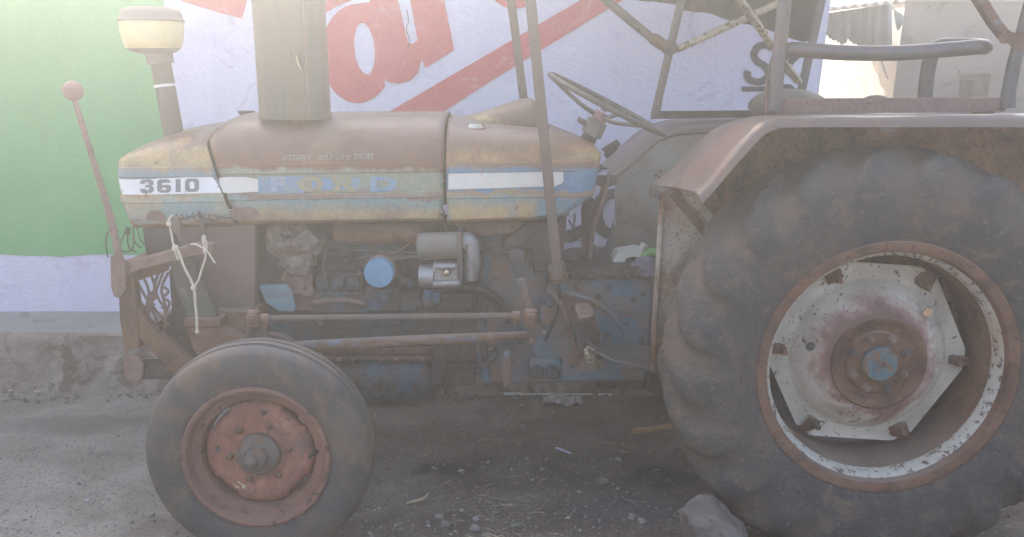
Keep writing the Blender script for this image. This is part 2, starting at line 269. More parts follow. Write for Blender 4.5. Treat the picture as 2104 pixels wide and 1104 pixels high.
# ------------------------------------------------------------------ mesh builder
class M:
    def __init__(s): s.v = []; s.f = []
    def add(s, vs, fs):
        o = len(s.v); s.v += [Vector(a) for a in vs]; s.f += [tuple(i + o for i in f) for f in fs]; return s
    def box(s, a, b, rot=None, piv=None):
        x0, y0, z0 = a; x1, y1, z1 = b
        vs = [Vector(q) for q in ((x0, y0, z0), (x1, y0, z0), (x1, y1, z0), (x0, y1, z0), (x0, y0, z1), (x1, y0, z1), (x1, y1, z1), (x0, y1, z1))]
        if rot is not None:
            c = Vector(piv) if piv is not None else (Vector(a) + Vector(b)) / 2
            vs = [c + rot @ (q - c) for q in vs]
        return s.add(vs, [(0, 3, 2, 1), (4, 5, 6, 7), (0, 1, 5, 4), (1, 2, 6, 5), (2, 3, 7, 6), (3, 0, 4, 7)])
    def bpx(s, x0, y0, x1, y1, Y0, Y1):           # a box whose front face spans photograph pixels x0..x1, y0..y1 at distance Y0
        a = P(x0, y1, Y0); b = P(x1, y0, Y0)
        return s.box((a.x, Y0, a.z), (b.x, Y1, b.z))
    def plate(s, pts, d):                          # polygon extruded by vector d
        n = len(pts); d = Vector(d)
        a = [Vector(q) for q in pts]; b = [q + d for q in a]
        return s.add(a + b, [tuple(range(n)), tuple(range(2 * n - 1, n - 1, -1))] + [(i, i + n, (i + 1) % n + n, (i + 1) % n) for i in range(n)])
    def ppx(s, pts, Y, th, dirv=(0, 1, 0)):        # polygon in photograph pixels at distance Y, th thick
        return s.plate([P(x, y, Y) for x, y in pts], Vector(dirv) * th)
    def tube(s, pts, r, n=10, sm=0, caps=True, sq=None):
        pts = [Vector(q) for q in pts]
        if not isinstance(r, (list, tuple)): r = [r] * len(pts)
        if sm:
            np_, nr = [], []
            for i in range(len(pts) - 1):
                p0 = pts[max(0, i - 1)]; p1 = pts[i]; p2 = pts[i + 1]; p3 = pts[min(len(pts) - 1, i + 2)]
                for k in range(sm):
                    t = k / sm
                    np_.append(0.5 * ((2 * p1) + (p2 - p0) * t + (2 * p0 - 5 * p1 + 4 * p2 - p3) * t * t + (3 * p1 - p0 - 3 * p2 + p3) * t ** 3))
                    nr.append(lerp(r[i], r[i + 1], t))
            np_.append(pts[-1]); nr.append(r[-1]); pts, r = np_, nr
        rings = []; up = None
        for i, p in enumerate(pts):
            d = (pts[min(i + 1, len(pts) - 1)] - pts[max(i - 1, 0)])
            if d.length < 1e-9: d = Vector((0, 0, 1))
            d.normalize()
            if up is None:
                up = Vector((0, 0, 1)) if abs(d.z) < 0.9 else Vector((0, 1, 0))
            a = up - d * up.dot(d)
            if a.length < 1e-6: a = d.orthogonal()
            a.normalize(); up = a; b = d.cross(a)
            if sq:   # rectangular section sq = (half width along b, half along a)
                rings.append([p + a * sq[1] * q + b * sq[0] * w for w, q in ((1, 1), (-1, 1), (-1, -1), (1, -1))])
            else:
                rings.append([p + (a * math.cos(6.28318 * k / n) + b * math.sin(6.28318 * k / n)) * r[i] for k in range(n)])
        m = len(rings[0]); vs = [q for g in rings for q in g]; fs = []
        for i in range(len(rings) - 1):
            for k in range(m):
                fs.append((i * m + k, i * m + (k + 1) % m, (i + 1) * m + (k + 1) % m, (i + 1) * m + k))
        if caps: fs += [tuple(range(m - 1, -1, -1)), tuple(range((len(rings) - 1) * m, len(rings) * m))]
        return s.add(vs, fs)
    def cyl(s, a, b, r, r2=None, n=20): return s.tube([a, b], [r, r if r2 is None else r2], n)
    def lathe(s, c, prof, n=48, axis='Y', fn=None, close=False):
        c = Vector(c); vs = []; L = len(prof)
        for k in range(n):
            t = 6.2831853 * k / n
            for i, (h, r) in enumerate(prof):
                dr, dh = fn(t, i) if fn else (0, 0)
                rr = r + dr
                if axis == 'Y': q = Vector((math.cos(t) * rr, h + dh, math.sin(t) * rr))
                elif axis == 'Z': q = Vector((math.cos(t) * rr, math.sin(t) * rr, h + dh))
                else: q = Vector((h + dh, math.cos(t) * rr, math.sin(t) * rr))
                vs.append(c + q)
        fs = []
        for k in range(n):
            k2 = (k + 1) % n
            for i in range(L - 1 if not close else L):
                i2 = (i + 1) % L
                fs.append((k * L + i, k * L + i2, k2 * L + i2, k2 * L + i))
        return s.add(vs, fs)
    def ball(s, c, r, n=16, sc=(1, 1, 1), jit=0, seed=0):
        c = Vector(c); rows = n // 2; vs = []; fs = []
        for i in range(rows + 1):
            ph = math.pi * i / rows
            for k in range(n):
                t = 6.28318 * k / n
                d = Vector((math.sin(ph) * math.cos(t), math.sin(ph) * math.sin(t), math.cos(ph)))
                rr = r * (1 + (jit * noise.noise(d * 1.7 + Vector((seed * 7.3, seed, 0))) if jit else 0))
                vs.append(c + Vector((d.x * sc[0], d.y * sc[1], d.z * sc[2])) * rr)
        for i in range(rows):
            for k in range(n):
                fs.append((i * n + k, (i + 1) * n + k, (i + 1) * n + (k + 1) % n, i * n + (k + 1) % n))
        return s.add(vs, fs)
    def grid(s, rows, closed=False):
        w = len(rows[0]); vs = [q for g in rows for q in g]; fs = []
        for i in range(len(rows) - 1):
            for k in range(w - 1 + (1 if closed else 0)):
                fs.append((i * w + k, i * w + (k + 1) % w, (i + 1) * w + (k + 1) % w, (i + 1) * w + k))
        return s.add(vs, fs)
    def build(s, name, mt, parent=None, origin=None, bevel=0, smooth=35, solid=0, kind=None, label=None):
        o0 = Vector(origin) if origin is not None else (Vector(ORG) if parent is None else wo(parent))
        me = bpy.data.meshes.new(name)
        me.from_pydata([tuple(q - o0) for q in s.v], [], s.f)
        me.update()
        import bmesh
        bm = bmesh.new(); bm.from_mesh(me)
        bmesh.ops.recalc_face_normals(bm, faces=bm.faces)
        bm.to_mesh(me); bm.free()
        me.polygons.foreach_set('use_smooth', [True] * len(me.polygons))
        if smooth < 180: me.set_sharp_from_angle(angle=R(smooth))
        ob = bpy.data.objects.new(name, me)
        if mt is not None: me.materials.append(mt)
        C.objects.link(ob)
        if parent is not None:
            ob.parent = parent
            ob.location = o0 - wo(parent)
        else: ob.location = o0
        ob['_wo'] = tuple(o0)
        if solid:
            md = ob.modifiers.new('s', 'SOLIDIFY'); md.thickness = solid; md.offset = 0
        if bevel:
            md = ob.modifiers.new('b', 'BEVEL'); md.width = bevel; md.segments = 2; md.limit_method = 'ANGLE'; md.angle_limit = R(40)
        if kind: ob['kind'] = kind
        if label: ob['label'] = label
        return ob
ORG = (0, 0, 0)
def wo(o): return Vector(o['_wo'])
def tag(o, label, cat, group=None):
    o['label'] = label; o['category'] = cat
    if group: o['group'] = group
    return o
def thing(name, loc, label, cat, group=None):
    o = bpy.data.objects.new(name, None); C.objects.link(o)
    o.location = loc; o['_wo'] = tuple(loc); o.empty_display_size = 0.1
    return tag(o, label, cat, group)
def copy_tree(o, parent=None):
    c = o.copy(); C.objects.link(c)
    if parent is not None: c.parent = parent
    for ch in list(o.children): copy_tree(ch, c)
    return c
def flat_mesh(loops, th):                  # loops of (a, b) -> curve filled with holes, returned as verts/faces in (a, depth, b)
    cu = bpy.data.curves.new('shape', 'CURVE'); cu.dimensions = '2D'; cu.fill_mode = 'BOTH'; cu.extrude = th / 2
    for lp in loops:
        sp = cu.splines.new('POLY'); sp.points.add(len(lp) - 1); sp.use_cyclic_u = True
        for p, (a, b) in zip(sp.points, lp): p.co = (a, b, 0, 1)
    return conv(cu)
def conv(cu):
    ob = bpy.data.objects.new('shape', cu); C.objects.link(ob)
    bpy.context.view_layer.update()
    dg = bpy.context.evaluated_depsgraph_get()
    me = bpy.data.meshes.new_from_object(ob.evaluated_get(dg))
    vs = [v.co.copy() for v in me.vertices]; fs = [tuple(p.vertices) for p in me.polygons]
    bpy.data.objects.remove(ob); bpy.data.curves.remove(cu); bpy.data.meshes.remove(me)
    return vs, fs
def flat_px(loops, Y, th):                 # filled outline given in photograph pixels on the vertical plane at distance Y
    lp = [[(P(x, y, Y).x, P(x, y, Y).z) for x, y in l] for l in loops]
    vs, fs = flat_mesh(lp, th)
    return M().add([(v.x, Y - v.z, v.y) for v in vs], fs)
def text_px(txt, x0, y0, x1, y1, Y, th, fat=0.0, shear=0.0, dy=0.0):   # lettering fitted to a pixel box; dy tilts it
    cu = bpy.data.curves.new('text', 'FONT'); cu.body = txt; cu.size = 1; cu.extrude = 0.5; cu.offset = fat; cu.shear = shear
    vs, fs = conv(cu)
    a0 = min(v.x for v in vs); a1 = max(v.x for v in vs); b0 = min(v.y for v in vs); b1 = max(v.y for v in vs)
    out = []
    for v in vs:
        u = (v.x - a0) / (a1 - a0); w = (v.y - b0) / (b1 - b0)
        q = P(lerp(x0, x1, u), lerp(y1, y0, w) + dy * u, Y); out.append((q.x, Y - v.z * th, q.z))
    return M().add(out, fs)
def arc(cx, cy, rx, ry, a0, a1, n=16):
    return [(cx + rx * math.cos(R(lerp(a0, a1, i / n))), cy + ry * math.sin(R(lerp(a0, a1, i / n)))) for i in range(n + 1)]

# ================================================================== SETTING
WY, PY = 4.55, 4.26
def gz(x, y):                               # ground height
    z = 0.0
    if y > 2.75: z -= 0.052 * min(1.6, y - 2.75)
    if -3.5 < x < 4 and y < 4.6:
        z += 0.010 * noise.noise(Vector((x * 1.7, y * 1.7, 3.1))) + 0.006 * noise.noise(Vector((x * 6, y * 6, 1.1))) + 0.0028 * noise.noise(Vector((x * 24, y * 24, 5.0)))
    return z
def lin(a, b, st):
    n = max(1, int(round((b - a) / st))); return [a + (b - a) * i / n for i in range(n)]
gx = [-60, -30, -15, -8, -5] + lin(-3.6, 3.8, 0.024) + [3.8, 5, 8, 15, 30, 60]
gy = [-40, -20, -8, -3, -1, 0, 0.6, 1.1] + lin(1.5, 4.4, 0.024) + [4.4, 4.8, 6, 9, 15, 30, 60, 100]
gm = M().grid([[Vector((x, y, gz(x, y))) for x in gx] for y in gy])
m, nt, b, vec = base('dusty_asphalt_ground')
sx = nt.nodes.new('ShaderNodeSeparateXYZ'); nt.links.new(vec, sx.inputs[0])
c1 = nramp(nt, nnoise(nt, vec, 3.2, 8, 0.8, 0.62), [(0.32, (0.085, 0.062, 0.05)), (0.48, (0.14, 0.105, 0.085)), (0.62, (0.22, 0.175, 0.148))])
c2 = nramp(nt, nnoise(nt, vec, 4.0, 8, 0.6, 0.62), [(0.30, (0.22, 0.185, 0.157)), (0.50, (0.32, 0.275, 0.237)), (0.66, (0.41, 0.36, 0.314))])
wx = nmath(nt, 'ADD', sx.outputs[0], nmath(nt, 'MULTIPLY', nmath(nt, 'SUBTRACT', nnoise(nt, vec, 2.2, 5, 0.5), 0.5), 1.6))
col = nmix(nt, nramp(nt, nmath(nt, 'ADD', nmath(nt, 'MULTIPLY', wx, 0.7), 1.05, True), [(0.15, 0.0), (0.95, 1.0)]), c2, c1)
col = nmix(nt, nramp(nt, nnoise(nt, vec, 130, 4, 0.2, 0.7), [(0.56, 0.0), (0.68, 0.75)]), col, (0.40, 0.36, 0.32))
col = nmix(nt, nramp(nt, nnoise(nt, vec, 75, 3, 0.2, 0.7), [(0.33, 0.8), (0.45, 0.0)]), col, (0.035, 0.028, 0.025))
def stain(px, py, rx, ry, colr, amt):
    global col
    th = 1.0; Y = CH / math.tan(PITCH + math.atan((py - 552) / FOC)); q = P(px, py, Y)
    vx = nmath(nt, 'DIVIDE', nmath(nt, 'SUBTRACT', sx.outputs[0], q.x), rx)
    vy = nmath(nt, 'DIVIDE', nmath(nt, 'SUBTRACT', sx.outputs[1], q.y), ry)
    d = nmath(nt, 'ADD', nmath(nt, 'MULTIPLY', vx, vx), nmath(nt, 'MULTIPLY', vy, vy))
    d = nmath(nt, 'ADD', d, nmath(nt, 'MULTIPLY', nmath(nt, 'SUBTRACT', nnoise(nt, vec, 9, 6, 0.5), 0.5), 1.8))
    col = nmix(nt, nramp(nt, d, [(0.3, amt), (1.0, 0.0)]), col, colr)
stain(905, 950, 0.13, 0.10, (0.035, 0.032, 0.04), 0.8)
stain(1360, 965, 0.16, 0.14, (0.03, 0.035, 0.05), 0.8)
stain(1310, 1040, 0.30, 0.16, (0.10, 0.115, 0.125), 0.6)
stain(900, 870, 0.25, 0.2, (0.13, 0.075, 0.06), 0.5)
stain(1230, 860, 0.3, 0.16, (0.11, 0.07, 0.06), 0.5)
stain(180, 850, 0.5, 0.16, (0.15, 0.135, 0.125), 0.6)
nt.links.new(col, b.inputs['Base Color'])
hh = nmath(nt, 'ADD', nnoise(nt, vec, 60, 6, 0.2, 0.7), nmath(nt, 'MULTIPLY', nnoise(nt, vec, 190, 3), 0.5))
bn = nt.nodes.new('ShaderNodeBump'); bn.inputs['Strength'].default_value = 0.9; bn.inputs['Distance'].default_value = 0.012
nt.links.new(hh, bn.inputs['Height']); nt.links.new(bn.outputs[0], b.inputs['Normal'])
b.inputs['Roughness'].default_value = 0.95
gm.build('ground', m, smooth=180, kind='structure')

# ---- the painted house whose back wall fills the picture
ORG = (-2.5, WY, 0)
house = thing('painted_house', ORG, 'lavender house wall with a green panel and big red lettering behind the tractor', 'house')
xr0 = P(1680, 205, WY); xr1 = P(1707, 0, WY)
sl = (xr1.x - xr0.x) / (xr1.z - xr0.z)
xr = lambda z: xr0.x + sl * (z - xr0.z)
HT = 3.15
M().plate([(-9, WY, -0.12), (xr(-0.1), WY, -0.12), (xr(HT), WY, HT), (-9, WY, HT)], (0, 3.0, 0)).build('wall', M_WALL, house, smooth=20)
M().box((-9.2, WY - 0.12, HT + 0.002), (xr(HT) + 0.15, WY + 3.1, HT + 0.14)).build('roof_slab', M_LEDGE, house, smooth=20)
# green panel with a hand-cut lower edge
ge = [(x, 524 + 3.5 * math.sin(x * 0.021) + 2.5 * noise.noise(Vector((x * 0.05, 0, 0)))) for x in range(-600, 340, 20)]
ge = [(x, y - (1.5 if x < 120 else -2)) for x, y in ge]
gl = [(336, -420), (337, 0), (341, 150), (347, 290), (352, 531)]
flat_px([[(-600, -420)] + gl + ge[::-1]], WY - 0.002, 0.004).build('green_panel', M_WGREEN, house, smooth=20)
RED = [
    [[(372, 2), (398, -30), (470, -70), (520, -70), (505, 10), (497, 38), (450, 26)]],
    [[(640, 40), (648, 10), (700, -25), (760, -60), (800, -60), (720, 2), (690, 14), (655, 34)]],
    [arc(735, 110, 75, 102, 42, 268, 26) + [(760, 4), (768, -60), (812, -60), (818, 0), (838, 88), (848, 91), (858, 82), (843, 0), (835, -60), (905, -60), (912, 0), (933, 103), (874, 140), (866, 120), (860, 148), (843, 166), (820, 172), (802, 170), (790, 163)],
     [(x + (y - 100) * .09, y) for x, y in arc(749, 100, 21, 53, 0, 350, 24)]],
    [[(782, 240), (1262, -40), (1390, -60), (1262, 10), (1120, 98), (1000, 172), (896, 240)]],
    [arc(1058, -40, 58, 58, 0, 180, 20) + [(1030, -40), (1086, -40)][:1] + arc(1058, -40, 26, 40, 180, 0, 10)],
]
for lp in RED:
    flat_px(lp, WY - 0.002, 0.004).build('red_lettering', M_WRED, house, smooth=20)
def stroke(pts, r, Y=WY - 0.002, th=0.004, sm=6):      # brush stroke drawn on the wall
    q = []
    for i in range(len(pts) - 1):
        p0, p1, p2, p3 = [Vector(pts[max(0, min(len(pts) - 1, i + k))]) for k in (-1, 0, 1, 2)]
        for k in range(sm):
            t = k / sm
            q.append(0.5 * ((2 * p1) + (p2 - p0) * t + (2 * p0 - 5 * p1 + 4 * p2 - p3) * t * t + (3 * p1 - p0 - 3 * p2 + p3) * t ** 3))
    q.append(Vector(pts[-1])); L, Rr = [], []
    for i, a in enumerate(q):
        d = (q[min(i + 1, len(q) - 1)] - q[max(0, i - 1)]).normalized(); n = Vector((-d.y, d.x)); w = r * (1 + 0.10 * noise.noise(Vector((a.x * 0.1, a.y * 0.1, 2))))
        L.append(a + n * w); Rr.append(a - n * w)
    rows = [[P(a.x, a.y, Y - th / 2) for a in L], [P(a.x, a.y, Y - th / 2) for a in Rr], [P(a.x, a.y, Y + th / 2) for a in Rr], [P(a.x, a.y, Y + th / 2) for a in L]]
    rows.append(rows[0])
    return M().grid(rows)
for pts, r in [([(1588, 99), (1572, 92), (1556, 98), (1549, 113), (1556, 126), (1572, 136), (1579, 150), (1574, 163), (1558, 169), (1542, 165), (1535, 155), (1537, 146)], 7.5),
               ([(1607, 92), (1604, 130), (1602, 172)], 7), ([(1640, 112), (1622, 130), (1608, 140)], 7), ([(1612, 138), (1626, 152), (1642, 168)], 7),
               ([(1524, 183), (1560, 183), (1600, 180), (1620, 178), (1632, 186), (1640, 196)], 5),
               ([(1226, 352), (1232, 345), (1243, 342), (1257, 343)], 6)]:
    stroke(pts, r).build('black_lettering', M_WBLACK, house, smooth=20)
for poly in [[(1236, 306), (1267, 286), (1275, 297), (1253, 318), (1248, 322)],
             [(1190, 240), (1208, 250), (1226, 262), (1222, 270), (1205, 262), (1186, 248)],
             [(1240, 318), (1264, 296), (1276, 312), (1252, 332)],
             [(1154, 478), (1200, 460), (1204, 482), (1180, 496), (1156, 498)]]:
    flat_px([poly], WY - 0.002, 0.004).build('black_lettering', M_WBLACK, house, smooth=20)
ring = arc(1262, 440, 50, 52, 90, 270, 20) + arc(1262, 440, 24, 32, 270, 90, 16)
flat_px([ring], WY - 0.002, 0.004).build('black_lettering', M_WBLACK, house, smooth=20)
# fine crack in the limewash
stroke([(836, 20), (839, 44), (835, 60), (841, 82), (838, 100)], 0.8, WY - 0.0055, 0.002).build('crack', M_WBLACK, house)

# ---- plinth in front of the wall: rough face and sloping cement ledge
ORG = (-2.5, PY, 0)
pl = thing('cement_plinth', ORG, 'rough cement plinth with a sloping ledge along the foot of the lavender wall', 'plinth')
xs = lin(-6, 1.5, 0.05) + [1.5]
rows = []
zt = P(100, 690, PY).z; zw = P(100, 640, WY).z
for k in range(15):
    t = k / 14
    rows.append([Vector((x, PY + 0.018 * noise.noise(Vector((x * 2.6, t * 2, 0))) + 0.012 * noise.noise(Vector((x * 9, t * 7, 4))) + 0.012 * noise.noise(Vector((x * 25, t * 16, 9))) - 0.05 * (1 - t) ** 3,
                         -0.13 + (zt + 0.13) * t)) for x in xs])
top0 = rows[-1]
rows.append([v + Vector((0, 0.018, 0.012)) for v in top0])
for k in range(1, 7):
    t = k / 6
    rows.append([Vector((x, lerp(top0[i].y + 0.018, WY - 0.004, t), lerp(zt + 0.012, zw, t ** 0.8) + 0.005 * noise.noise(Vector((x * 6, t * 3, 0))))) for i, x in enumerate(xs)])
rows.append([Vector((x, WY - 0.004, -0.13)) for x in xs])
M().grid(rows[:16]).build('rough_face', M_PLINTH, pl, smooth=50)
M().grid(rows[15:]).build('ledge', M_LEDGE, pl, smooth=50)

# ---- grey house on the right with a barred window
HY = 7.5
ORG = (P(1840, 150, HY).x, HY, 0)
hs = thing('grey_house', ORG, 'grey cement rendered house with a small barred window at the right', 'house')
hxl0 = P(1833, 210, HY); hxl1 = P(1853, 60, HY)
hsl = (hxl1.x - hxl0.x) / (hxl1.z - hxl0.z)
hx = lambda z: hxl0.x + hsl * (z - hxl0.z)
wa = P(1968, 206, HY); wb = P(2036, 152, HY); wz0 = wa.z - 0.14; wz1 = wb.z
ztop = P(1900, 4, HY).z
mm = M()
X1 = 9.0
mm.plate([(hx(-.1), HY, -.1), (X1, HY, -.1), (X1, HY, wz0), (hx(wz0), HY, wz0)], (0, .22, 0))
mm.plate([(hx(wz0), HY, wz0), (wa.x, HY, wz0), (wa.x, HY, wz1), (hx(wz1), HY, wz1)], (0, .22, 0))
mm.plate([(wb.x, HY, wz0), (X1, HY, wz0), (X1, HY, wz1), (wb.x, HY, wz1)], (0, .22, 0))
mm.plate([(hx(wz1), HY, wz1), (X1, HY, wz1), (X1, HY, ztop), (hx(ztop), HY, ztop)], (0, .22, 0))
mm.plate([(hx(-.1), HY + .22, -.1), (hx(-.1) + .2, HY + .22, -.1), (hx(ztop) + .2, HY + .22, ztop), (hx(ztop), HY + .22, ztop)], (0, 3.2, 0))
mm.box((hx(0) + .2, HY + 3.2, -.1), (X1, HY + 3.42, ztop))
mm.build('wall', M_HOUSE, hs, smooth=20)
M().box((hx(ztop) - .03, HY - .06, ztop + .003), (X1, HY + 3.5, ztop + .2)).build('parapet', M_LEDGE, hs, smooth=20)
wf = M().box((wa.x, HY + .08, wz1 - .045), (wb.x, HY + .2, wz1 - .002)).box((wb.x - .045, HY + .08, wz0), (wb.x - .002, HY + .2, wz1 - .047)).build('window_frame', M_FRAME, hs, smooth=20)
M().box((wa.x - .02, HY - .035, wz1 + .002), (wb.x + .07, HY + .03, wz1 + .03)).build('window_hood', M_FRAME, hs, smooth=20)
gr = M()
for i in range(7):
    xx = lerp(wa.x + .02, wb.x - .06, i / 6); gr.tube([(xx, HY + .13, wz0 + .002), (xx, HY + .13, wz1 - .05)], .004, 6)
for i in range(6):
    zz = lerp(wz0 + .03, wz1 - .07, i / 5); gr.tube([(wa.x + .002, HY + .14, zz), (wb.x - .05, HY + .14, zz)], .004, 6)
gr.build('grille', M_IRON, hs, kind='stuff')
M().box((wa.x + .002, HY + .17, wz0), (wb.x - .05, HY + .19, wz1 - .05)).build('window_pane', mat('dusky_glass', [(0.008, 0.008, 0.009), (0.014, 0.013, 0.013)], 9, 0.6, 0, 0.05, 20), hs)

# ---- tin shed between the two houses
SY = 7.15
ORG = (P(1770, 100, SY).x, SY, 0)
sh = thing('tin_shed', ORG, 'corrugated tin sheets hanging torn between the lavender and grey houses', 'shed')
def sheet(outline_top, outline_bot, x0, x1, Y, name, ncol=70, amp=0.014, wave=0.076):
    rows = [[], []]
    for i in range(ncol + 1):
        px = lerp(x0, x1, i / ncol)
        a = P(px, interp(outline_top, px), Y); bq = P(px, interp(outline_bot, px), Y)
        d = amp * math.sin(a.x / wave * 6.2832)
        rows[0].append(Vector((a.x, Y + d, a.z))); rows[1].append(Vector((bq.x, Y + d, bq.z)))
    return M().grid(rows).build(name, M_TIN, sh, smooth=60, solid=0.003)
zig = [(1640, 76)]
for i in range(30):
    px = 1700 + i * 4.2; zig.append((px, interp([(1700, 76), (1735, 94), (1741, 80), (1760, 94), (1786, 97), (1830, 128), (1850, 128)], px) + (3 if i % 2 else -3)))
sheet([(1640, 36), (1858, 4)], zig, 1640, 1834, SY, 'tin_sheet')
sheet([(1840, 20), (1852, 30), (1862, 40)], [(1834, 10), (1842, 55), (1846, 66), (1852, 50), (1858, 40)], 1832, 1858, SY + .1, 'tin_sheet', 10)
rr = []
for k, (Yq, ya, yb) in enumerate([(SY - .25, 30, 3), (SY + 1.6, 6, -24)]):
    row = []
    for i in range(81):
        px = lerp(1610, 1858, i / 80); q = P(px, lerp(30, 2, i / 80) - (0 if k == 0 else 26), SY - .25)
        row.append(Vector((q.x, Yq, q.z + .016 * math.sin(q.x / .076 * 6.2832))))
    rr.append(row)
M().grid(rr).build('roof_sheet', M_TINR, sh, smooth=60, solid=0.003)
a = P(1808, 124, SY + .2); bq = P(1823, 163, SY + .2)
M().tube([a, bq], .014, 6, sq=(.004, .02)).build('loose_strip', M_TIN, sh)
for px in (1672,):
    q = P(px, 30, SY + .05); M().tube([(q.x, SY + .06, -.05), (q.x, SY + .06, q.z)], .03, 8).build('post', M_WOOD, sh)

# ================================================================== TRACTOR
YC, HS = 3.36, 3.07
ORG = (0.1, YC, 0.0)
T = thing('tractor', ORG, 'old rusty blue tractor with a tall muffler and canopy frame parked beside the wall', 'tractor')
def mir(v): return Vector((v.x, 2 * YC - v.y, v.z - 0.06 * (YC - v.y)))
# ---- wheels -------------------------------------------------------
def contact(mm, cx, cy):                       # flatten the tyre where it stands on the ground
    for i, v in enumerate(mm.v):
        g = 0.002
        if v.z < g + 0.02:
            mm.v[i] = Vector((v.x, v.y + (v.y - cy) * 0.0, max(v.z, g)))
RW = P(1823, 760, 2.557)
ry = 2.70
prof = [(-.125, .362), (-.143, .378), (-.158, .405), (-.168, .44), (-.174, .48), (-.175, .52), (-.171, .555), (-.163, .583), (-.150, .606), (-.132, .622), (-.108, .632), (-.08, .638), (-.05, .641), (-.02, .642)]
prof = prof + [(-a, r) for a, r in prof[::-1]]
NL = 21
MUD = []
def rear_fn(t, i):
    h, r = prof[i]
    if r < .50:
        MUD.append(0.25 + 0.2 * noise.noise(Vector((math.cos(t) * 4, math.sin(t) * 4, h * 5))))
        return (0, .003 * math.sin(r * 160) if r > .42 else 0)
    side = 1 if h < 0 else 0
    ph = (t / 6.2831853 * NL + 0.5 * side - abs(h) * 5.2) % 1.0
    k = max(0.0, min(1.0, (0.5 - abs(ph - 0.5)) * 7.0 - 1.2))
    k = k * k * (3 - 2 * k)
    wear = 0.75 + 0.35 * noise.noise(Vector((math.cos(t) * 3, math.sin(t) * 3, h * 6)))
    w = interp([(.50, 0), (.53, .35), (.56, .85), (.59, 1), (.615, 1), (.65, .75)], r) * wear
    MUD.append(max(0, min(1, (1 - k) * min(1, w * 1.3) * 1.1 + .15)))
    amt = 0.042 * (k - 0.55) * w
    jit = 0.003 * noise.noise(Vector((math.cos(t) * 9, math.sin(t) * 9, h * 14)))
    nside = interp([(.50, 1), (.58, .8), (.622, .25), (.645, 0)], r)
    sgn = -1 if h < 0 else 1
    return (amt * (1 - nside * .5) + jit, sgn * amt * nside * .75)
# rim with its flange: one mesh, everything else hangs under it
rp = [(-.130, .352), (-.150, .356), (-.155, .368), (-.150, .384), (-.143, .390), (-.136, .386), (-.133, .372)]
rim_out = [(-.143, .390), (-.150, .386), (-.1555, .374), (-.152, .362), (-.143, .356)]
rear = M().lathe((RW.x, ry, RW.z), [(-.136, .396), (-.148, .395), (-.1545, .388), (-.1545, .370), (-.149, .360), (-.138, .356), (-.128, .354)], 72).lathe((RW.x, ry, RW.z), [(.142, .389), (.150, .386), (.1545, .377), (.1545, .368)], 72)
rear.lathe((RW.x, ry, RW.z), [(-.088, .337), (-.06, .335), (-.035, .334), (.035, .334), (.06, .335), (.09, .338), (.120, .345), (.150, .353)], 72)
WR = rear.build('rear_wheel', M_RUST, T, origin=(RW.x, ry, RW.z), smooth=40)
M().lathe((RW.x, ry, RW.z), [(-.128, .354), (-.122, .349), (-.118, .343), (-.088, .337)], 72).build('rim_band', M_RIMR, WR, smooth=60)
ty = M().lathe((RW.x, ry, RW.z), prof, 336, fn=rear_fn)
contact(ty, RW.x, ry)
tyo = ty.build('tyre', M_RUB, WR, smooth=55)
at = tyo.data.attributes.new('mud', 'FLOAT', 'POINT'); at.data.foreach_set('value', MUD[:len(tyo.data.vertices)])
# dished hexagonal disc
def hexr(t):
    a = (t - R(-4)) % R(60) - R(30)
    return min(.288 / max(.5, math.cos(a)), .314)
dp = [(.045, 1.0), (.044, .274), (.038, .266), (.037, .252), (.027, .240), (.004, .226), (-.026, .200), (-.050, .172), (-.058, .150), (-.056, .140)]
disc = M(); n = 144; vs = []
holes = [R(165), R(48), R(-75)]
for sgn, dd in ((0, 0), (1, .008)):
    for k in range(n):
        t = 6.2831853 * k / n
        for j, (h, q) in enumerate(dp):
            rr_ = hexr(t) if j == 0 else q
            vs.append(Vector((RW.x + math.cos(t) * rr_, ry + h + dd - .02, RW.z + math.sin(t) * rr_)))
L = len(dp); fs = []
for s_ in range(2):
    o = s_ * n * L
    for k in range(n):
        for i in range(L - 1): fs.append((o + k * L + i, o + k * L + i + 1, o + (k + 1) % n * L + i + 1, o + (k + 1) % n * L + i))
for k in range(n): fs.append((k * L, (k + 1) % n * L, n * L + (k + 1) % n * L, n * L + k * L))
disc.add(vs, fs)
# paint of the disc: chipped white with a rust-red ring round the hub
m, nt, b, vec = base('chipped_white_disc')
ln = nt.nodes.new('ShaderNodeVectorMath'); ln.operation = 'LENGTH'
mp = nt.nodes.new('ShaderNodeMapping'); mp.inputs['Scale'].default_value = (1, 0, 1)
nt.links.new(vec, mp.inputs['Vector']); nt.links.new(mp.outputs[0], ln.inputs[0])
rad = nmath(nt, 'ADD', ln.outputs['Value'], nmath(nt, 'MULTIPLY', nmath(nt, 'SUBTRACT', nnoise(nt, vec, 5, 9, 0.4, 0.68), 0.5), 0.30))
white = nramp(nt, nnoise(nt, vec, 6, 5), [(0.35, (0.46, 0.41, 0.34)), (0.6, (0.64, 0.585, 0.49))])
col = nramp(nt, rad, [(0.14, (0.14, 0.075, 0.06)), (0.16, (0.24, 0.125, 0.105)), (0.19, (0.30, 0.18, 0.155)), (0.215, (0.38, 0.33, 0.31))])
col = nmix(nt, nramp(nt, rad, [(0.165, 0.0), (0.225, 1.0)]), col, white)
chip = nnoise(nt, vec, 34, 9, 1.4, 0.68)
col = nmix(nt, nramp(nt, chip, [(0.605, 0.0), (0.63, 1.0)]), col, (0.10, 0.05, 0.045))
chip2 = nnoise(nt, vec, 11, 6, 2.2)
col = nmix(nt, nramp(nt, chip2, [(0.645, 0.0), (0.67, 0.9)]), col, (0.12, 0.07, 0.06))
nt.links.new(col, b.inputs['Base Color']); finish(nt, b, vec, 0.12, 60, 0.55, 0)
M_DISC = m
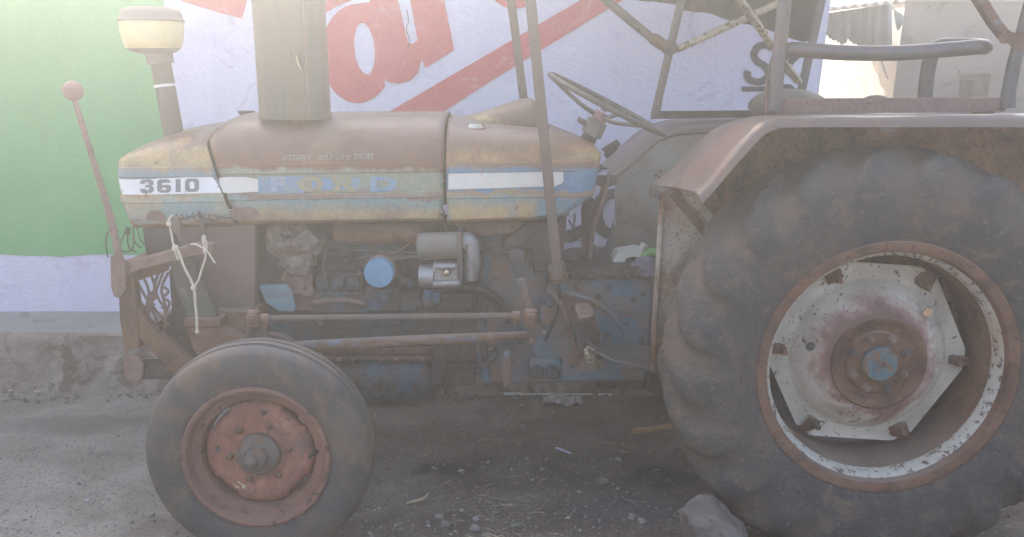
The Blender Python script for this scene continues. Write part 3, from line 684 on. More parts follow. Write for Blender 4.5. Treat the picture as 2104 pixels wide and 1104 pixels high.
disc.build('disc', M_DISC, WR, smooth=40)
M().lathe((RW.x, ry, RW.z), [(-.062, .152), (-.076, .150), (-.084, .142), (-.082, .132), (-.070, .122), (-.066, .112), (-.066, .100), (-.074, .094), (-.076, .002)], 60).lathe((RW.x, ry, RW.z), [(-.062, .152), (-.02, .15), (.04, .10), (.35, .09)], 32).build('hub', M_RUST, WR, smooth=40)
M().lathe((RW.x, ry, RW.z), [(-.076, .054), (-.094, .054), (-.099, .049), (-.100, .012), (-.094, .010), (-.094, .001)], 28).build('hub_cap', mat('chipped_blue_cap', [(0.055, 0.11, 0.14), (0.085, 0.15, 0.17), (0.15, 0.14, 0.125)], 24, 0.7, 0, 0.4, 90, spots=RUST, sscale=44, samt=0.62), WR, smooth=40)
for k in range(8):
    t = R(22 + 45 * k); c = Vector((RW.x + math.cos(t) * .084, ry - .076, RW.z + math.sin(t) * .084))
    M().lathe(c, [(0, .015), (-.004, .015), (-.004, .0115), (-.019, .0115), (-.019, .007), (-.027, .007), (-.028, .001)], 6).build('wheel_nut', M_RUSTL if k % 3 else M_STEELW, WR, smooth=30)
for k in range(6):
    t = R(-4 + 60 * k); ca, sa = math.cos(t), math.sin(t)
    q = lambda r, y: Vector((RW.x + ca * r, ry + y, RW.z + sa * r))
    lug = M().tube([q(.308, .03), q(.300, .02), q(.262, .012)], .022, 8, sq=(.026, .012))
    lug.cyl(q(.274, .03), q(.274, -.012), .015, n=6).cyl(q(.274, -.012), q(.274, -.038), .009, n=8)
    lug.build('rim_clamp', M_RUST, WR, bevel=.003)
for t, r in ((R(167), .21), (R(47), .21)):
    c = Vector((RW.x + math.cos(t) * r, ry - .063, RW.z + math.sin(t) * r))
    M().lathe(c + Vector((0, .016, 0)), [(-.014, .001), (-.014, .014)], 20).build('hole_patch', M_BLACK if t > 1 else M_CHROME, WR)  # solid patches for holes; the bright one paints light showing through
far = copy_tree(WR, T)
far.location = (WR.location.x, YC - ry, WR.location.z - .066)
far.rotation_euler = (0, 0, math.pi)
M().cyl((RW.x, ry + .1, RW.z), (RW.x, 2 * YC - ry - .1, RW.z), .085, n=24).cyl((RW.x, ry + .36, RW.z), (RW.x, 2 * YC - ry - .36, RW.z), .17, n=24).build('rear_axle', M_ENGB, T)

FW = P(524, 944, 2.53); fy = 2.615
fp = [(-.062, .206), (-.072, .218), (-.080, .24), (-.085, .268), (-.084, .295), (-.078, .318), (-.070, .331), (-.064, .336), (-.060, .333), (-.050, .341), (-.042, .343), (-.038, .338), (-.030, .338), (-.026, .346), (-.008, .348), (-.004, .341)]
fp = fp + [(-a, r) for a, r in fp[::-1]]
def front_fn(t, i):
    h, r = fp[i]
    j = 0.0022 * noise.noise(Vector((math.cos(t) * 5, math.sin(t) * 5, h * 12)))
    if r > .31 and abs(h) > .06 and (t * 44 / 6.2832) % 1 < .12: j -= .002
    return (j, 0)
rimf = M().lathe((FW.x, fy, FW.z), [(-.074, .226), (-.083, .224), (-.086, .217), (-.082, .209), (-.070, .205), (-.055, .200), (-.045, .176), (-.02, .168), (.02, .168), (.045, .176), (.055, .200), (.082, .209), (.083, .224)], 64)
WF = rimf.build('front_wheel', M_RIMF, T, origin=(FW.x, fy, FW.z), smooth=40)
ty = M().lathe((FW.x, fy, FW.z), fp, 264, fn=front_fn); contact(ty, FW.x, fy); ty.build('tyre', M_RUBF, WF, smooth=50)
# disc with four notches towards the rim
vs = []; n = 120
dpf = [(-.018, 1.0), (-.028, .97), (-.040, .90), (-.045, .78), (-.038, .66), (-.030, .55), (-.034, .44), (-.036, .02)]
for k in range(n):
    t = 6.2831853 * k / n; a = (t - R(0)) % R(90) - R(45)
    r0 = .1665 if abs(a) > R(15) else .156
    for h, q in dpf: vs.append(Vector((FW.x + math.cos(t) * r0 * q, fy + h, FW.z + math.sin(t) * r0 * q)))
L = len(dpf); fs = [(k * L + i, k * L + i + 1, (k + 1) % n * L + i + 1, (k + 1) % n * L + i) for k in range(n) for i in range(L - 1)]
M().add(vs, fs).build('disc', M_DISCF, WF, smooth=45, solid=.005)
M().lathe((FW.x, fy, FW.z), [(-.034, .068), (-.056, .066), (-.061, .060), (-.064, .054), (-.066, .036), (-.076, .034), (-.086, .030), (-.089, .020), (-.091, .002)], 32).build('hub', M_HUBF, WF, smooth=35)
cc = Vector((FW.x - .012, fy - .090, FW.z - .006))
M().ball(cc, .022, 14, (1, .9, 1)).build('hub_cap', M_HUBF, WF)
for k in range(6):
    t = R(8 + 60 * k); c = Vector((FW.x + math.cos(t) * .092, fy - .032, FW.z + math.sin(t) * .092))
    M().lathe(c, [(0, .011), (-.014, .010), (-.018, .006), (-.019, .001)], 8).build('wheel_nut', M_RUST, WF, smooth=30)
M().tube([(FW.x + .182, fy - .03, FW.z + .01), (FW.x + .176, fy - .055, FW.z + .01), (FW.x + .165, fy - .09, FW.z + .01)], .006, 8).build('valve', M_BLACK, WF)
for t, r, mt in ((R(80), .135, M_BLACK), (R(172), .125, M_STEELW)):
    M().lathe((FW.x + math.cos(t) * r, fy - .051, FW.z + math.sin(t) * r), [(.004, .009), (0, .008), (0, .001)], 14).build('hole_patch', mt, WF)
q = Vector((FW.x - .07, fy - .042, FW.z - .10))
M().plate([q + Vector((-.020, 0, .012)), q + Vector((.002, 0, .010)), q + Vector((.024, 0, -.006)), q + Vector((.020, 0, -.018)), q + Vector((-.006, 0, -.012))], (0, -.004, 0)).build('dried_mud', M_STRAW, WF)
farf = copy_tree(WF, T); farf.location = (WF.location.x, YC - fy, WF.location.z - .070); farf.rotation_euler = (0, 0, math.pi)

# ---- bonnet -------------------------------------------------------
fr_edge = [(258, 226), (330, 226), (370, 229), (410, 240), (440, 252), (466, 267)]
seam = [(240, 437), (258, 433), (275, 425), (290, 418), (350, 440), (430, 468), (466, 483)]
re_edge = [(262, 1230), (300, 1232), (318, 1238), (360, 1232), (400, 1221), (425, 1207), (442, 1170)]
tn = [(225, 331), (235, 314), (262, 298), (300, 284), (350, 271), (400, 262), (440, 257)]
tm = [(436, 251), (460, 246), (520, 244), (912, 243)]
tc = [(914, 247), (1000, 256), (1060, 259), (1128, 264), (1180, 283), (1226, 301), (1238, 308)]
def band(y700): return lambda px: y700 + (700 - px) * 0.015
rows_y = [band(464), band(455), band(413), band(411), band(401), band(399), band(360), band(358), band(340), band(338), band(327)]
rows_o = [.022, .010, .004, 0.0, 0.0, .007, .007, 0.0, 0.0, .003, .006]
def body(edgeA, edgeB, top, nx, narrow=None, botlift=None, rec=None, zr=.17):
    cols = []
    allrows = len(rows_y) + 9
    G = [[None] * (nx + 1) for _ in range(allrows)]
    for k in range(nx + 1):
        t = k / nx
        for i, fy_ in enumerate(rows_y):
            px = 700
            for _ in range(4): px = lerp(interp(edgeA, fy_(px)), interp(edgeB, fy_(px)), t)
            y = fy_(px)
            if botlift and i < 2: y -= interp(botlift, px)
            o = rows_o[i]
            if rec and 4 < i < 7: o *= interp(rec, px)
            if narrow: o += interp(narrow, px)
            q = P(px, y, HS); G[i][k] = Vector((q.x, HS + o, q.z))
        base_y = rows_y[-1](px); z5 = G[len(rows_y) - 1][k].z
        for j in range(1, 10):
            ph = R(90) * j / 9
            ytop = interp(top, px)
            zt_ = P(px, ytop, HS + .13).z
            yy = lerp(base_y, ytop, math.sin(ph))
            pxj = lerp(interp(edgeA, yy), interp(edgeB, yy), t)
            zt_ = max(P(pxj, interp(top, pxj), HS + .13).z, z5 + .004)
            o = .006 + zr * (1 - math.cos(ph)) + (interp(narrow, pxj) if narrow else 0)
            G[len(rows_y) - 1 + j][k] = Vector((P(pxj, yy, HS).x, HS + o, z5 + (zt_ - z5) * math.sin(ph)))
    mid = []
    for k in range(nx + 1):
        v = G[-1][k]; mid.append(Vector((v.x, YC, v.z + .010)))
    for gi, g in enumerate(G):
        am = 0.0 if gi < 11 else min(1.0, (gi - 10) * .16)
        for k in range(len(g)):
            v = g[k]; g[k] = v + Vector((0, .0035 * noise.noise(v * 5.5) + .0012 * noise.noise(v * 15), .0025 * noise.noise(v * 4.5 + Vector((7, 0, 0))))) * am
    full = G + [mid] + [[mir(v) for v in g] for g in G[::-1]]
    return full
nose = body(fr_edge, seam, tn, 26, narrow=[(225, .075), (230, .05), (240, .028), (262, .010), (300, .0), (1300, 0)])
mm = M().grid(nose)
NOSE_M = zoned('worn_glare_pale_nose_paint',  # worn paint, with lens glare painted in as paler cream tones
    [(.97, (0.34, 0.18, 0.10)), (1.00, TEAL), (1.05, (0.26, 0.36, 0.35)), (1.07, (0.42, 0.30, 0.17)), (1.09, (0.16, 0.27, 0.36)), (1.15, (0.17, 0.27, 0.34)), (1.17, (0.40, 0.30, 0.18)), (1.20, (0.50, 0.36, 0.17)), (1.235, (0.44, 0.29, 0.14)), (1.26, (0.19, 0.10, 0.07)), (1.3, (0.20, 0.135, 0.11))],
    [(.97, RUST), (1.00, (0.30, 0.33, 0.29)), (1.05, (0.40, 0.34, 0.22)), (1.07, (0.36, 0.24, 0.14)), (1.09, (0.15, 0.25, 0.33)), (1.15, (0.22, 0.29, 0.30)), (1.17, (0.34, 0.22, 0.13)), (1.20, (0.40, 0.28, 0.16)), (1.235, (0.26, 0.17, 0.13)), (1.26, MAUVE), (1.3, (0.27, 0.24, 0.22))], 6, spots=RUST, samt=0.25)
NO = mm.build('bonnet_nose', NOSE_M, T, smooth=28, solid=.003)
main = body(seam, [(200, 911), (500, 911)], tm, 30)
# shift main start a little behind the seam so a dark gap shows
for g in main:
    for k in range(len(g)): g[k] = g[k] + Vector((.012 * (1 - k / 30), 0, .006))
MAIN_M = zoned('rusted_bonnet_paint',
    [(.97, (0.24, 0.15, 0.11)), (1.00, (0.27, 0.18, 0.13)), (1.05, TEAL), (1.065, (0.25, 0.17, 0.14)), (1.09, (0.25, 0.29, 0.24)), (1.15, (0.28, 0.30, 0.22)), (1.165, (0.18, 0.085, 0.058)), (1.2, (0.165, 0.08, 0.056)), (1.26, (0.18, 0.10, 0.078)), (1.30, (0.20, 0.14, 0.12)), (1.34, (0.24, 0.19, 0.17))],
    [(.97, (0.30, 0.22, 0.13)), (1.00, (0.38, 0.29, 0.17)), (1.05, (0.19, 0.30, 0.30)), (1.065, (0.20, 0.13, 0.11)), (1.09, (0.34, 0.29, 0.17)), (1.15, (0.22, 0.28, 0.25)), (1.165, (0.23, 0.12, 0.065)), (1.2, (0.24, 0.13, 0.075)), (1.26, (0.22, 0.135, 0.10)), (1.30, (0.22, 0.16, 0.14)), (1.34, (0.26, 0.21, 0.19))], 4, warp=0.04, spots=RUSTD, samt=0.05)
BO = M().grid(main).build('bonnet', MAIN_M, T, smooth=28, solid=.003)
cowl = body([(200, 915), (500, 919)], re_edge, tc, 34, narrow=[(900, 0), (1150, 0), (1200, .008), (1225, .03), (1238, .055)], botlift=[(915, 0), (1100, 4), (1160, 10), (1237, 22)], rec=[(1150, 1), (1170, 1), (1188, 0)])
COWL_M = zoned('blue_and_tan_cowl_paint',
    [(.97, (0.40, 0.27, 0.14)), (1.02, (0.44, 0.33, 0.18)), (1.055, (0.24, 0.32, 0.30)), (1.075, (0.36, 0.22, 0.11)), (1.09, (0.10, 0.24, 0.37)), (1.15, (0.11, 0.25, 0.38)), (1.17, (0.30, 0.18, 0.11)), (1.20, (0.30, 0.165, 0.08)), (1.235, (0.20, 0.11, 0.07)), (1.28, (0.20, 0.145, 0.125)), (1.34, (0.26, 0.21, 0.19))],
    [(.97, (0.17, 0.29, 0.32)), (1.02, (0.15, 0.28, 0.34)), (1.055, (0.12, 0.26, 0.37)), (1.075, (0.33, 0.20, 0.10)), (1.09, (0.09, 0.22, 0.36)), (1.15, (0.12, 0.25, 0.36)), (1.17, (0.24, 0.15, 0.11)), (1.20, (0.42, 0.27, 0.11)), (1.235, (0.24, 0.14, 0.09)), (1.28, (0.21, 0.15, 0.13)), (1.34, (0.26, 0.21, 0.19))], 4.5, warp=0.035, spots=RUST, samt=0.18)
CO = M().grid(cowl).build('tank_cowl', COWL_M, T, smooth=28, solid=.003)
# cowl back plate, radiator grille inside the nose
bk = [g[-1] for g in cowl]
M().plate([v + Vector((-.012, 0, 0)) for v in bk], (-.006, 0, 0)).build('dashboard', M_RUST, T)
frv = [g[1] for g in nose]
gp = M().plate([v + Vector((.03, 0, 0)) for v in frv], (.008, 0, 0)).build('front_grille', M_BLACK, T)
for k in range(9):
    z = 1.0 + k * .024
    M().box((P(240, 400, HS).x, HS + .09, z), (P(240, 400, HS).x + .012, 2 * YC - HS - .09, z + .008)).build('grille_slat', M_RUSTL, gp)
# instrument shroud on the cowl
sh_t = [(936, 246), (960, 241), (1000, 229), (1040, 215), (1072, 205), (1088, 203), (1098, 208), (1108, 224), (1118, 244), (1130, 262)]
YS = 3.25
rows = []
for px, y in sh_t:
    q = P(px, y, YS); zb = P(px, interp(tc, px), YS - .02).z - .008
    w = interp([(936, .05), (1000, .10), (1088, .125), (1130, .115)], px)
    rows.append([Vector((q.x, YC + sgn * w, z)) if False else Vector((q.x, YC - w * math.cos(R(180 * k / 12)) * (1 if 0 < k < 12 else 1.12), zb + (max(q.z - zb, .002)) * (math.sin(R(180 * k / 12)) ** .45 if 0 < k < 12 else 0))) for k in range(13)])
SHM = mat('rusty_brown_shroud', [(0.12, 0.08, 0.07), (0.16, 0.10, 0.075), (0.20, 0.12, 0.075)], 6, 0.5, 0, 0.15, 60, spots2=(0.40, 0.31, 0.15), s2scale=9, s2amt=0.30, dust=((0.22, 0.18, 0.16), 0.4))
M().grid(rows).build('instrument_shroud', SHM, T, smooth=50, solid=.003)
q0 = P(1116, 243, YS); M().box((q0.x - .004, YC - .10, q0.z - .015), (q0.x + .006, YC + .10, q0.z + .05)).build('dial_panel', M_BLACK, T)
a = P(975, 260, HS + .12)
M().lathe((a.x, a.y, a.z - .004), [(0, .038), (.007, .036), (.007, .030), (.014, .028), (.016, .024), (.016, .001)], 28, 'Z').build('fuel_cap', M_CHROME, T, smooth=35)
M().lathe((a.x + .01, a.y, a.z - .012), [(0, .048), (.007, .044), (.007, .001)], 28, 'Z').build('filler_neck', M_RUST, T, smooth=35)
a = P(908, 437, HS); M().lathe((a.x, a.y, a.z), [(.002, .012), (-.006, .011), (-.011, .006), (-.012, .001)], 16).build('bonnet_bolt', M_STEELW, T)
# thin dark bar along the far edge of the bonnet top
M().tube([P(670, 242, YC + .12), P(912, 239, YC + .12)], .007, 6, sq=(.03, .008)).build('dark_bar', M_BLACK, T)
# small cup beside the muffler
a = P(507, 243, 3.42); M().lathe((a.x, a.y, a.z), [(-.02, .016), (.004, .018), (.010, .022), (.022, .031), (.027, .031), (.027, .001)], 20, 'Z').build('radiator_cap', M_IRON, T)
# stickers and lettering
def noff(px): return interp([(225, .075), (230, .05), (240, .028), (262, .010), (300, .0), (1300, 0)], px) if px < 436 else 0
def sticker(name, xs_, yt, yb, mt, off=.0012, par=T, raised=.007):
    rows = [[], []]
    for px in xs_:
        for r_, tab in ((0, yt), (1, yb)):
            q = P(px, interp(tab, px), HS); rows[r_].append(Vector((q.x + (.0), HS + raised + noff(px) - off - .0018, q.z)))
    return M().grid(rows).build(name, mt, par, smooth=60)
sticker('model_sticker', [230, 236, 245, 262, 285, 320, 380, 425, 436, 446, 454], [(230, 371), (425, 363), (436, 364), (446, 378), (454, 396)], [(230, 372), (236, 386), (245, 402), (454, 397)], M_DECAL)
def rrect(x0, y0, x1, y1, r):
    return arc(x1 - r, y0 + r, r, r, -90, 0, 5) + arc(x1 - r, y1 - r, r, r, 0, 90, 5) + arc(x0 + r, y1 - r, r, r, 90, 180, 5) + arc(x0 + r, y0 + r, r, r, 180, 270, 5)
DIG = {'3': [[(288, 378), (288, 373), (293, 369.5), (310, 369), (315, 373), (315.5, 379), (311, 382.5), (316, 386), (316, 392), (311, 396.5), (293, 397), (288, 393), (288, 388.5), (297, 388.5), (297, 391), (306, 391), (307, 385.8), (299, 385), (299, 380.5), (306.5, 380), (306.5, 375), (297, 375), (297, 378)]],
       '6': [[(350, 375.5), (333, 375.5), (332.5, 380.5), (347, 380), (351.5, 384), (351.5, 391.5), (346.5, 396), (328, 396), (323, 392), (323, 373.5), (328, 369), (345, 368.5), (350, 372)], [(333, 385.8), (342, 385.8), (342, 390.5), (333, 390.5)]],
       '1': [[(361, 368.5), (371, 368), (371, 394.5), (361, 395)]], '0': [rrect(380, 367.5, 409, 394.5, 8), rrect(389.5, 373.5, 399.5, 388.5, 3)]}
for ch in DIG: flat_px(DIG[ch], HS + .007 - .0042, .001).build('model_digit', M_INK, T)
sticker('side_sticker', [450, 458, 468, 480, 500, 525, 540], [(450, 365), (500, 364), (525, 368), (540, 374)], [(450, 378), (458, 396), (468, 398), (540, 394)], M_DECALC)
sticker('blue_sticker', [530, 540, 600, 625], [(530, 364), (625, 362)], [(530, 399), (625, 397)], M_BLUEINK, off=.0020)
sticker('blue_sticker', [640, 690, 740], [(640, 368), (740, 366)], [(640, 392), (740, 390)], M_BLUEINK, off=.0014)
tl = {'F': (556, 588), 'O': (612, 664), 'R': (684, 738), 'D': (760, 816)}
for ch, (xa, xb) in tl.items():
    text_px(ch, xa, 363, xb, 394, HS + .007 - .0046, .001, fat=.045).build('brand_letter', M_BLUEINK if ch == 'D' else (M_PALEINK if ch == 'F' else M_TANINK), T)
sticker('stripe_sticker', [921, 940, 1000, 1060, 1100, 1140, 1154, 1158], [(921, 353), (1150, 344), (1158, 350)], [(921, 390), (1150, 383), (1158, 372)], M_DECALC)
try:
    text_px('शाखा', 579, 318, 640, 335, HS + .0035, .001, fat=.012).build('hand_lettering', M_HINDI, T)
    text_px('सिंदखेड', 652, 314, 722, 335, HS + .0035, .001).build('hand_lettering', M_HINDI, T)
    text_px('राजा', 726, 316, 768, 334, HS + .0035, .001, fat=.012).build('hand_lettering', M_HINDI, T)
except Exception as ex: print('lettering', ex)

for cx_, cy_, rx_, ry_ in ((320, 447, 20, 15), (282, 458, 15, 8), (503, 440, 30, 14)):
    flat_px([[(x, min(y, 453)) for x, y in [(cx_ + math.cos(q * .2618) * rx_ * (1 + .12 * noise.noise(Vector((q, cx_, 0)))), cy_ + math.sin(q * .2618) * ry_ * (1 + .12 * noise.noise(Vector((q, cx_, 4))))) for q in range(24)]]], HS + .0055 + noff(cx_), .006).build('rust_patch', M_RUSTL, T, smooth=20)
# ---- muffler and air cleaner ----------------------------------------
def sq_ring(c, hx_, hy_, n=40, e=3.2):
    out = []
    for k in range(n):
        t = 6.28318 * k / n; ca, sa = math.cos(t), math.sin(t)
        out.append(Vector((c.x + hx_ * math.copysign(abs(ca) ** (2 / e), ca), c.y + hy_ * math.copysign(abs(sa) ** (2 / e), sa), c.z)))
    return out
MY = 3.19
b0 = P(595, 247, MY - .09); b1 = P(580, 0, MY - .09); ax = (b1 - b0) / (b1.z - b0.z)
c0 = Vector((b0.x, MY, b0.z)); hw = (P(668, 247, MY - .09).x - P(522, 247, MY - .09).x) / 2
rows = [sq_ring(c0 + Vector((0, 0, 0)), hw * .6, .06)]
for dz, k in ((0, 1.0), (.004, 1.012), (.020, 1.012), (.023, .985), (.05, .985), (.30, .985), (.62, .985), (.66, .7)):
    rows.append(sq_ring(Vector((c0.x + ax.x * dz, c0.y, c0.z + dz)), hw * k, .09 * k))
MU = M().grid(rows, closed=True); MU.f.append(tuple(range(40))); MU.f.append(tuple(range(len(MU.v) - 40, len(MU.v))))
MUo = MU.build('muffler', M_MUFF, T, smooth=30)
M().cyl((c0.x + .005, MY - .03, c0.z - .06), (c0.x + .005, MY - .03, c0.z + .01), .033).cyl((c0.x + .005, MY - .03, c0.z - .07), (c0.x + .005, MY - .03, c0.z - .026), .042).build('exhaust_stub', M_RUST, T)
for pa, pb, w in (((611, 106), (625, 150), .006), ((594, 107), (598, 118), .003)):
    a = P(*pa, MY - .0895); bq = P(*pb, MY - .0895); d = (bq - a); nrm = Vector((d.z, 0, -d.x)).normalized() * w
    M().plate([a, (a + bq) / 2 + nrm, bq, (a + bq) / 2 - nrm], (0, .004, 0)).build('tear', M_BLACK, MUo)
    M().plate([a + nrm * .9, (a + bq) / 2 + nrm * 2.2, bq + nrm * .6, (a + bq) / 2 + nrm * 1.1], (0, -.004, 0)).build('tear_lip', M_CHROME, MUo)
sx0 = P(636, 240, MY - .091); M().tube([sx0, P(622, 0, MY - .091), P(618, -60, MY - .091)], .003, 6).build('seam', M_RUSTL, MUo)
AY = YC - .06
p0 = P(357, 276, AY); p1 = P(330, 128, AY); axd = (p1 - p0).normalized()
M().cyl(p0 - axd * .03, p1, ms(19.5, AY)).build('intake_pipe', M_MUFF, T)
t0 = p0 + (p1 - p0) * .66; M().cyl(t0, t0 + axd * .010, ms(20.5, AY)).build('tape', M_TAPE, T)
M().cyl(p1 - axd * .005, p1 + axd * .035, ms(25, AY), ms(26, AY)).build('intake_collar', M_CAP, T)
pc = P(316, 104, AY)
k = ms(1, AY)
M().lathe(pc, [(-.012, 22 * k), (-.006, 40 * k), (.0, 46 * k), (.004, 50 * k), (.008, 50 * k)], 40, 'Z').build('cleaner_base', M_CAP, T, smooth=40)
M().lathe(pc, [(.006, 50 * k), (.012, 53 * k), (.030, 56 * k), (.062, 59.5 * k), (.098, 60 * k), (.102, 56 * k)], 48, 'Z').build('cleaner_bowl', M_BOWL, T, smooth=50)
M().lathe(pc, [(.098, 61.5 * k), (.104, 62 * k), (.112, 59 * k), (.128, 57 * k), (.140, 52 * k), (.147, 40 * k), (.150, 20 * k), (.151, .5 * k)], 48, 'Z').build('cleaner_cap', M_CAP, T, smooth=40)

# ---- front guard, radiator frame -------------------------------------
GY = 2.95
a = P(150, 187, GY); M().ball(a, ms(20, GY), 20).lathe((a.x, a.y, a.z - .002), [(0, ms(20.8, GY)), (.004, ms(20.8, GY))], 24, 'Z').build('marker_ball', mat('dusty_maroon_ball', [(0.24, 0.12, 0.11), (0.32, 0.18, 0.16)], 12, 0.7, 0, 0.15, 60, dust=(DUST, 0.6)), T)
M().tube([P(153, 205, GY), P(196, 345, GY), P(225, 440, GY), P(243, 520, GY), P(247, 560, GY)], [ms(5.5, GY), ms(6, GY), ms(7, GY), ms(8, GY), ms(8, GY)], 10, 3).build('marker_rod', M_RUSTL, T)
M().ppx([(226, 526), (246, 520), (256, 548), (257, 598), (246, 614), (233, 610), (227, 590)], GY - .03, .02).build('guard_plate', M_RUSTL, T, bevel=.004)
M().ppx([(240, 545), (268, 545), (282, 640), (287, 715), (255, 722), (246, 660)], GY, .05).build('guard_post', M_RUST, T, bevel=.004)
hk = [(250, 722), (262, 729), (282, 732), (294, 748), (293, 775), (286, 790), (268, 786), (254, 770), (256, 748)]
M().ppx(hk, GY - .012, .012).build('guard_hook', M_RUSTL, T, bevel=.004)
M().ppx([(238, 540), (300, 529), (402, 500), (436, 503), (436, 522), (390, 528), (262, 562)], GY - .006, .05).build('guard_rail', M_RUSTL, T, bevel=.004)
M().ppx([(264, 640), (284, 634), (322, 686), (350, 704), (412, 762), (376, 790), (322, 734), (282, 690)], GY + .005, .04).build('guard_brace', M_RUST, T, bevel=.004)
M().bpx(285, 748, 470, 780, GY + .03, GY + .09).build('bumper_beam', M_GRIME, T, bevel=.004)
M().ppx([(260, 560), (352, 536), (346, 556), (275, 580)], GY + .055, .004).build('guard_lip', M_RUST, T)
# the far half of the guard, and scrollwork between the posts
gf = 2 * YC - GY
M().box((P(246, 600, GY).x, gf - .05, P(246, 720, GY).z), (P(280, 600, GY).x, gf, P(246, 545, GY).z)).box((P(246, 600, GY).x, GY + .05, P(246, 570, GY).z), (P(262, 600, GY).x, gf - .05, P(246, 545, GY).z)).box((P(246, 600, GY).x, GY + .05, P(246, 720, GY).z), (P(262, 600, GY).x, gf - .05, P(246, 700, GY).z)).build('guard_frame', M_RUST, T)
SYY = GY + .10
def scroll(pts, r=3.0, sm=6): return M().tube([P(x, y, SYY) for x, y in pts], ms(r, SYY), 6, sm)
SC = [[(276, 580), (282, 610), (300, 640), (296, 668)], [(268, 560), (290, 566), (306, 600), (300, 640), (318, 664)], [(306, 556), (318, 590), (308, 624), (322, 660), (318, 700)],
      [(330, 552), (318, 585), (326, 615), (340, 640), (336, 690)], [(346, 560), (332, 592), (338, 622), (346, 650)], [(284, 604), (276, 625), (286, 640), (292, 628), (284, 620)],
      [(318, 598), (308, 606), (314, 616), (322, 610)], [(318, 628), (308, 620), (304, 634), (316, 640)], [(336, 590), (346, 598), (338, 608), (330, 600)], [(338, 614), (348, 622), (342, 636), (332, 630)], [(276, 566), (300, 612), (330, 650), (348, 670)], [(340, 548), (316, 610), (302, 660), (312, 690)]]
sw = scroll(SC[0])
for s_ in SC[1:]: q = scroll(s_); sw.add(q.v, q.f)
sw.build('scrollwork', M_RUSTL, T, kind='stuff')
M().ppx([(347, 556), (354, 660), (322, 684), (330, 712), (404, 748), (430, 700), (400, 600), (384, 536)], GY + .22, .02).build('dark_panel', M_GRIME, T, bevel=.003)  # dark panel added to blank out the pale wall behind
# dark radiator core, slanted side cover and battery shelf
M().ppx([(292, 470), (350, 466), (372, 510), (300, 530)], GY + .14, .05).build('battery', M_BLACK, T, bevel=.004)
M().ppx([(346, 530), (392, 526), (448, 650), (444, 664), (392, 672), (360, 590)], GY + .03, .03).build('slanted_cover', mat('dark_green_panel', [(0.05, 0.058, 0.052), (0.075, 0.08, 0.07)], 9, 0.6, 0, 0.15, 60, spots=(0.2, 0.19, 0.17), sscale=20, samt=0.12), T, bevel=.003)
M().ppx([(352, 468), (524, 462), (524, 660), (500, 700), (450, 690), (400, 560)], HS + .02, .05).build('radiator_side', mat('brown_radiator_sheet', [(0.11, 0.078, 0.068), (0.15, 0.105, 0.09), (0.18, 0.12, 0.10)], 5, 0.75, 0, 0.15, 60, spots=RUSTD, samt=0.15), T, bevel=.004)
M().bpx(384, 470, 520, 700, HS + .10, YC + .25).build('radiator_core', M_GRIME, T)
M().bpx(378, 655, 452, 672, GY + .01, HS + .05).ppx([(382, 672), (446, 672), (500, 700), (500, 742), (420, 745), (396, 720)], GY + .02, .2).build('battery_shelf', M_RUST, T, bevel=.004)
M().ppx([(440, 640), (520, 640), (520, 760), (430, 790), (390, 760), (440, 700)], HS - .04, .5).build('front_support', M_RUST, T, bevel=.006)
M().box((FW.x - .07, fy + .10, FW.z + .02), (FW.x + .07, 2 * YC - fy - .10, FW.z + .12)).build('front_axle', M_RUST, T, bevel=.01)
M().cyl((FW.x, fy + .05, FW.z), (FW.x, fy + .16, FW.z), .045).cyl((FW.x, fy + .15, FW.z - .05), (FW.x, fy + .15, FW.z + .17), .035).build('spindle', M_IRON, T)
M().tube([P(418, 450, GY + .1), P(414, 470, GY + .1)], .01, 6).ppx([(350, 447), (366, 447), (372, 480), (356, 480)], GY + .02, .02).build('latch_tab', M_STEELW, T)
WX = [[(268, 468), (262, 490), (266, 510), (280, 519)], [(274, 468), (276, 495), (290, 510)], [(281, 466), (288, 492), (300, 505)], [(262, 466), (248, 500), (252, 516), (270, 514), (276, 494)], [(243, 474), (222, 478), (218, 500), (222, 530)]]
for w in WX: M().tube([P(x, y, GY + .06) for x, y in w], .0024, 6, 5).build('wire', M_BLACK, T)
a = P(262, 476, GY + .06); M().ball(a, .012, 8, (.8, .8, 1.3)).build('wire_plug', M_BLACK, T)
tw = M()
for i in range(10):
    x0 = 350 + i * 11; tw.tube([P(x0, 444 + random.uniform(-4, 4), HS - .02), P(x0 + 12, 452 + random.uniform(-6, 6), HS - .022), P(x0 + 26, 446 + random.uniform(-8, 8), HS - .018)], .0022, 5, 3)
tw.tube([P(408, 434, HS - .02), P(414, 447, HS - .02), P(418, 462, HS - .02)], .005, 6, 3)
tw.build('twisted_wire', M_RUSTD if False else M_GRIME, T, kind='stuff')

# ---- engine -----------------------------------------------------------
EY = 3.20
EN = M().bpx(545, 480, 1010, 770, EY + .05, YC + .16).build('engine_block', M_ENGB, T, bevel=.01)
M().bpx(545, 462, 1140, 500, EY + .06, YC + .15).build('cylinder_head', M_GRIME, T, bevel=.008)
M().tube([P(690, 478, EY - .02), P(760, 480, EY - .03), P(840, 478, EY - .03), P(858, 486, EY - .02)], [ms(20, EY)] * 4, 14, 3).cyl(P(720, 480, EY - .02), P(720, 480, EY + .08), .03).cyl(P(800, 480, EY - .02), P(800, 480, EY + .08), .03).build('manifold', M_RUST, T)
wr = M().ball(P(608, 510, EY - .05), .10, 40, (.92, .6, .82), .55, 3)
for i, v in enumerate(wr.v): wr.v[i] = v + Vector((noise.noise(v * 24), noise.noise(v * 27 + Vector((9, 0, 0))), noise.noise(v * 31))) * .026
wr.build('wrapped_plastic', M_WRAP, T, smooth=25)
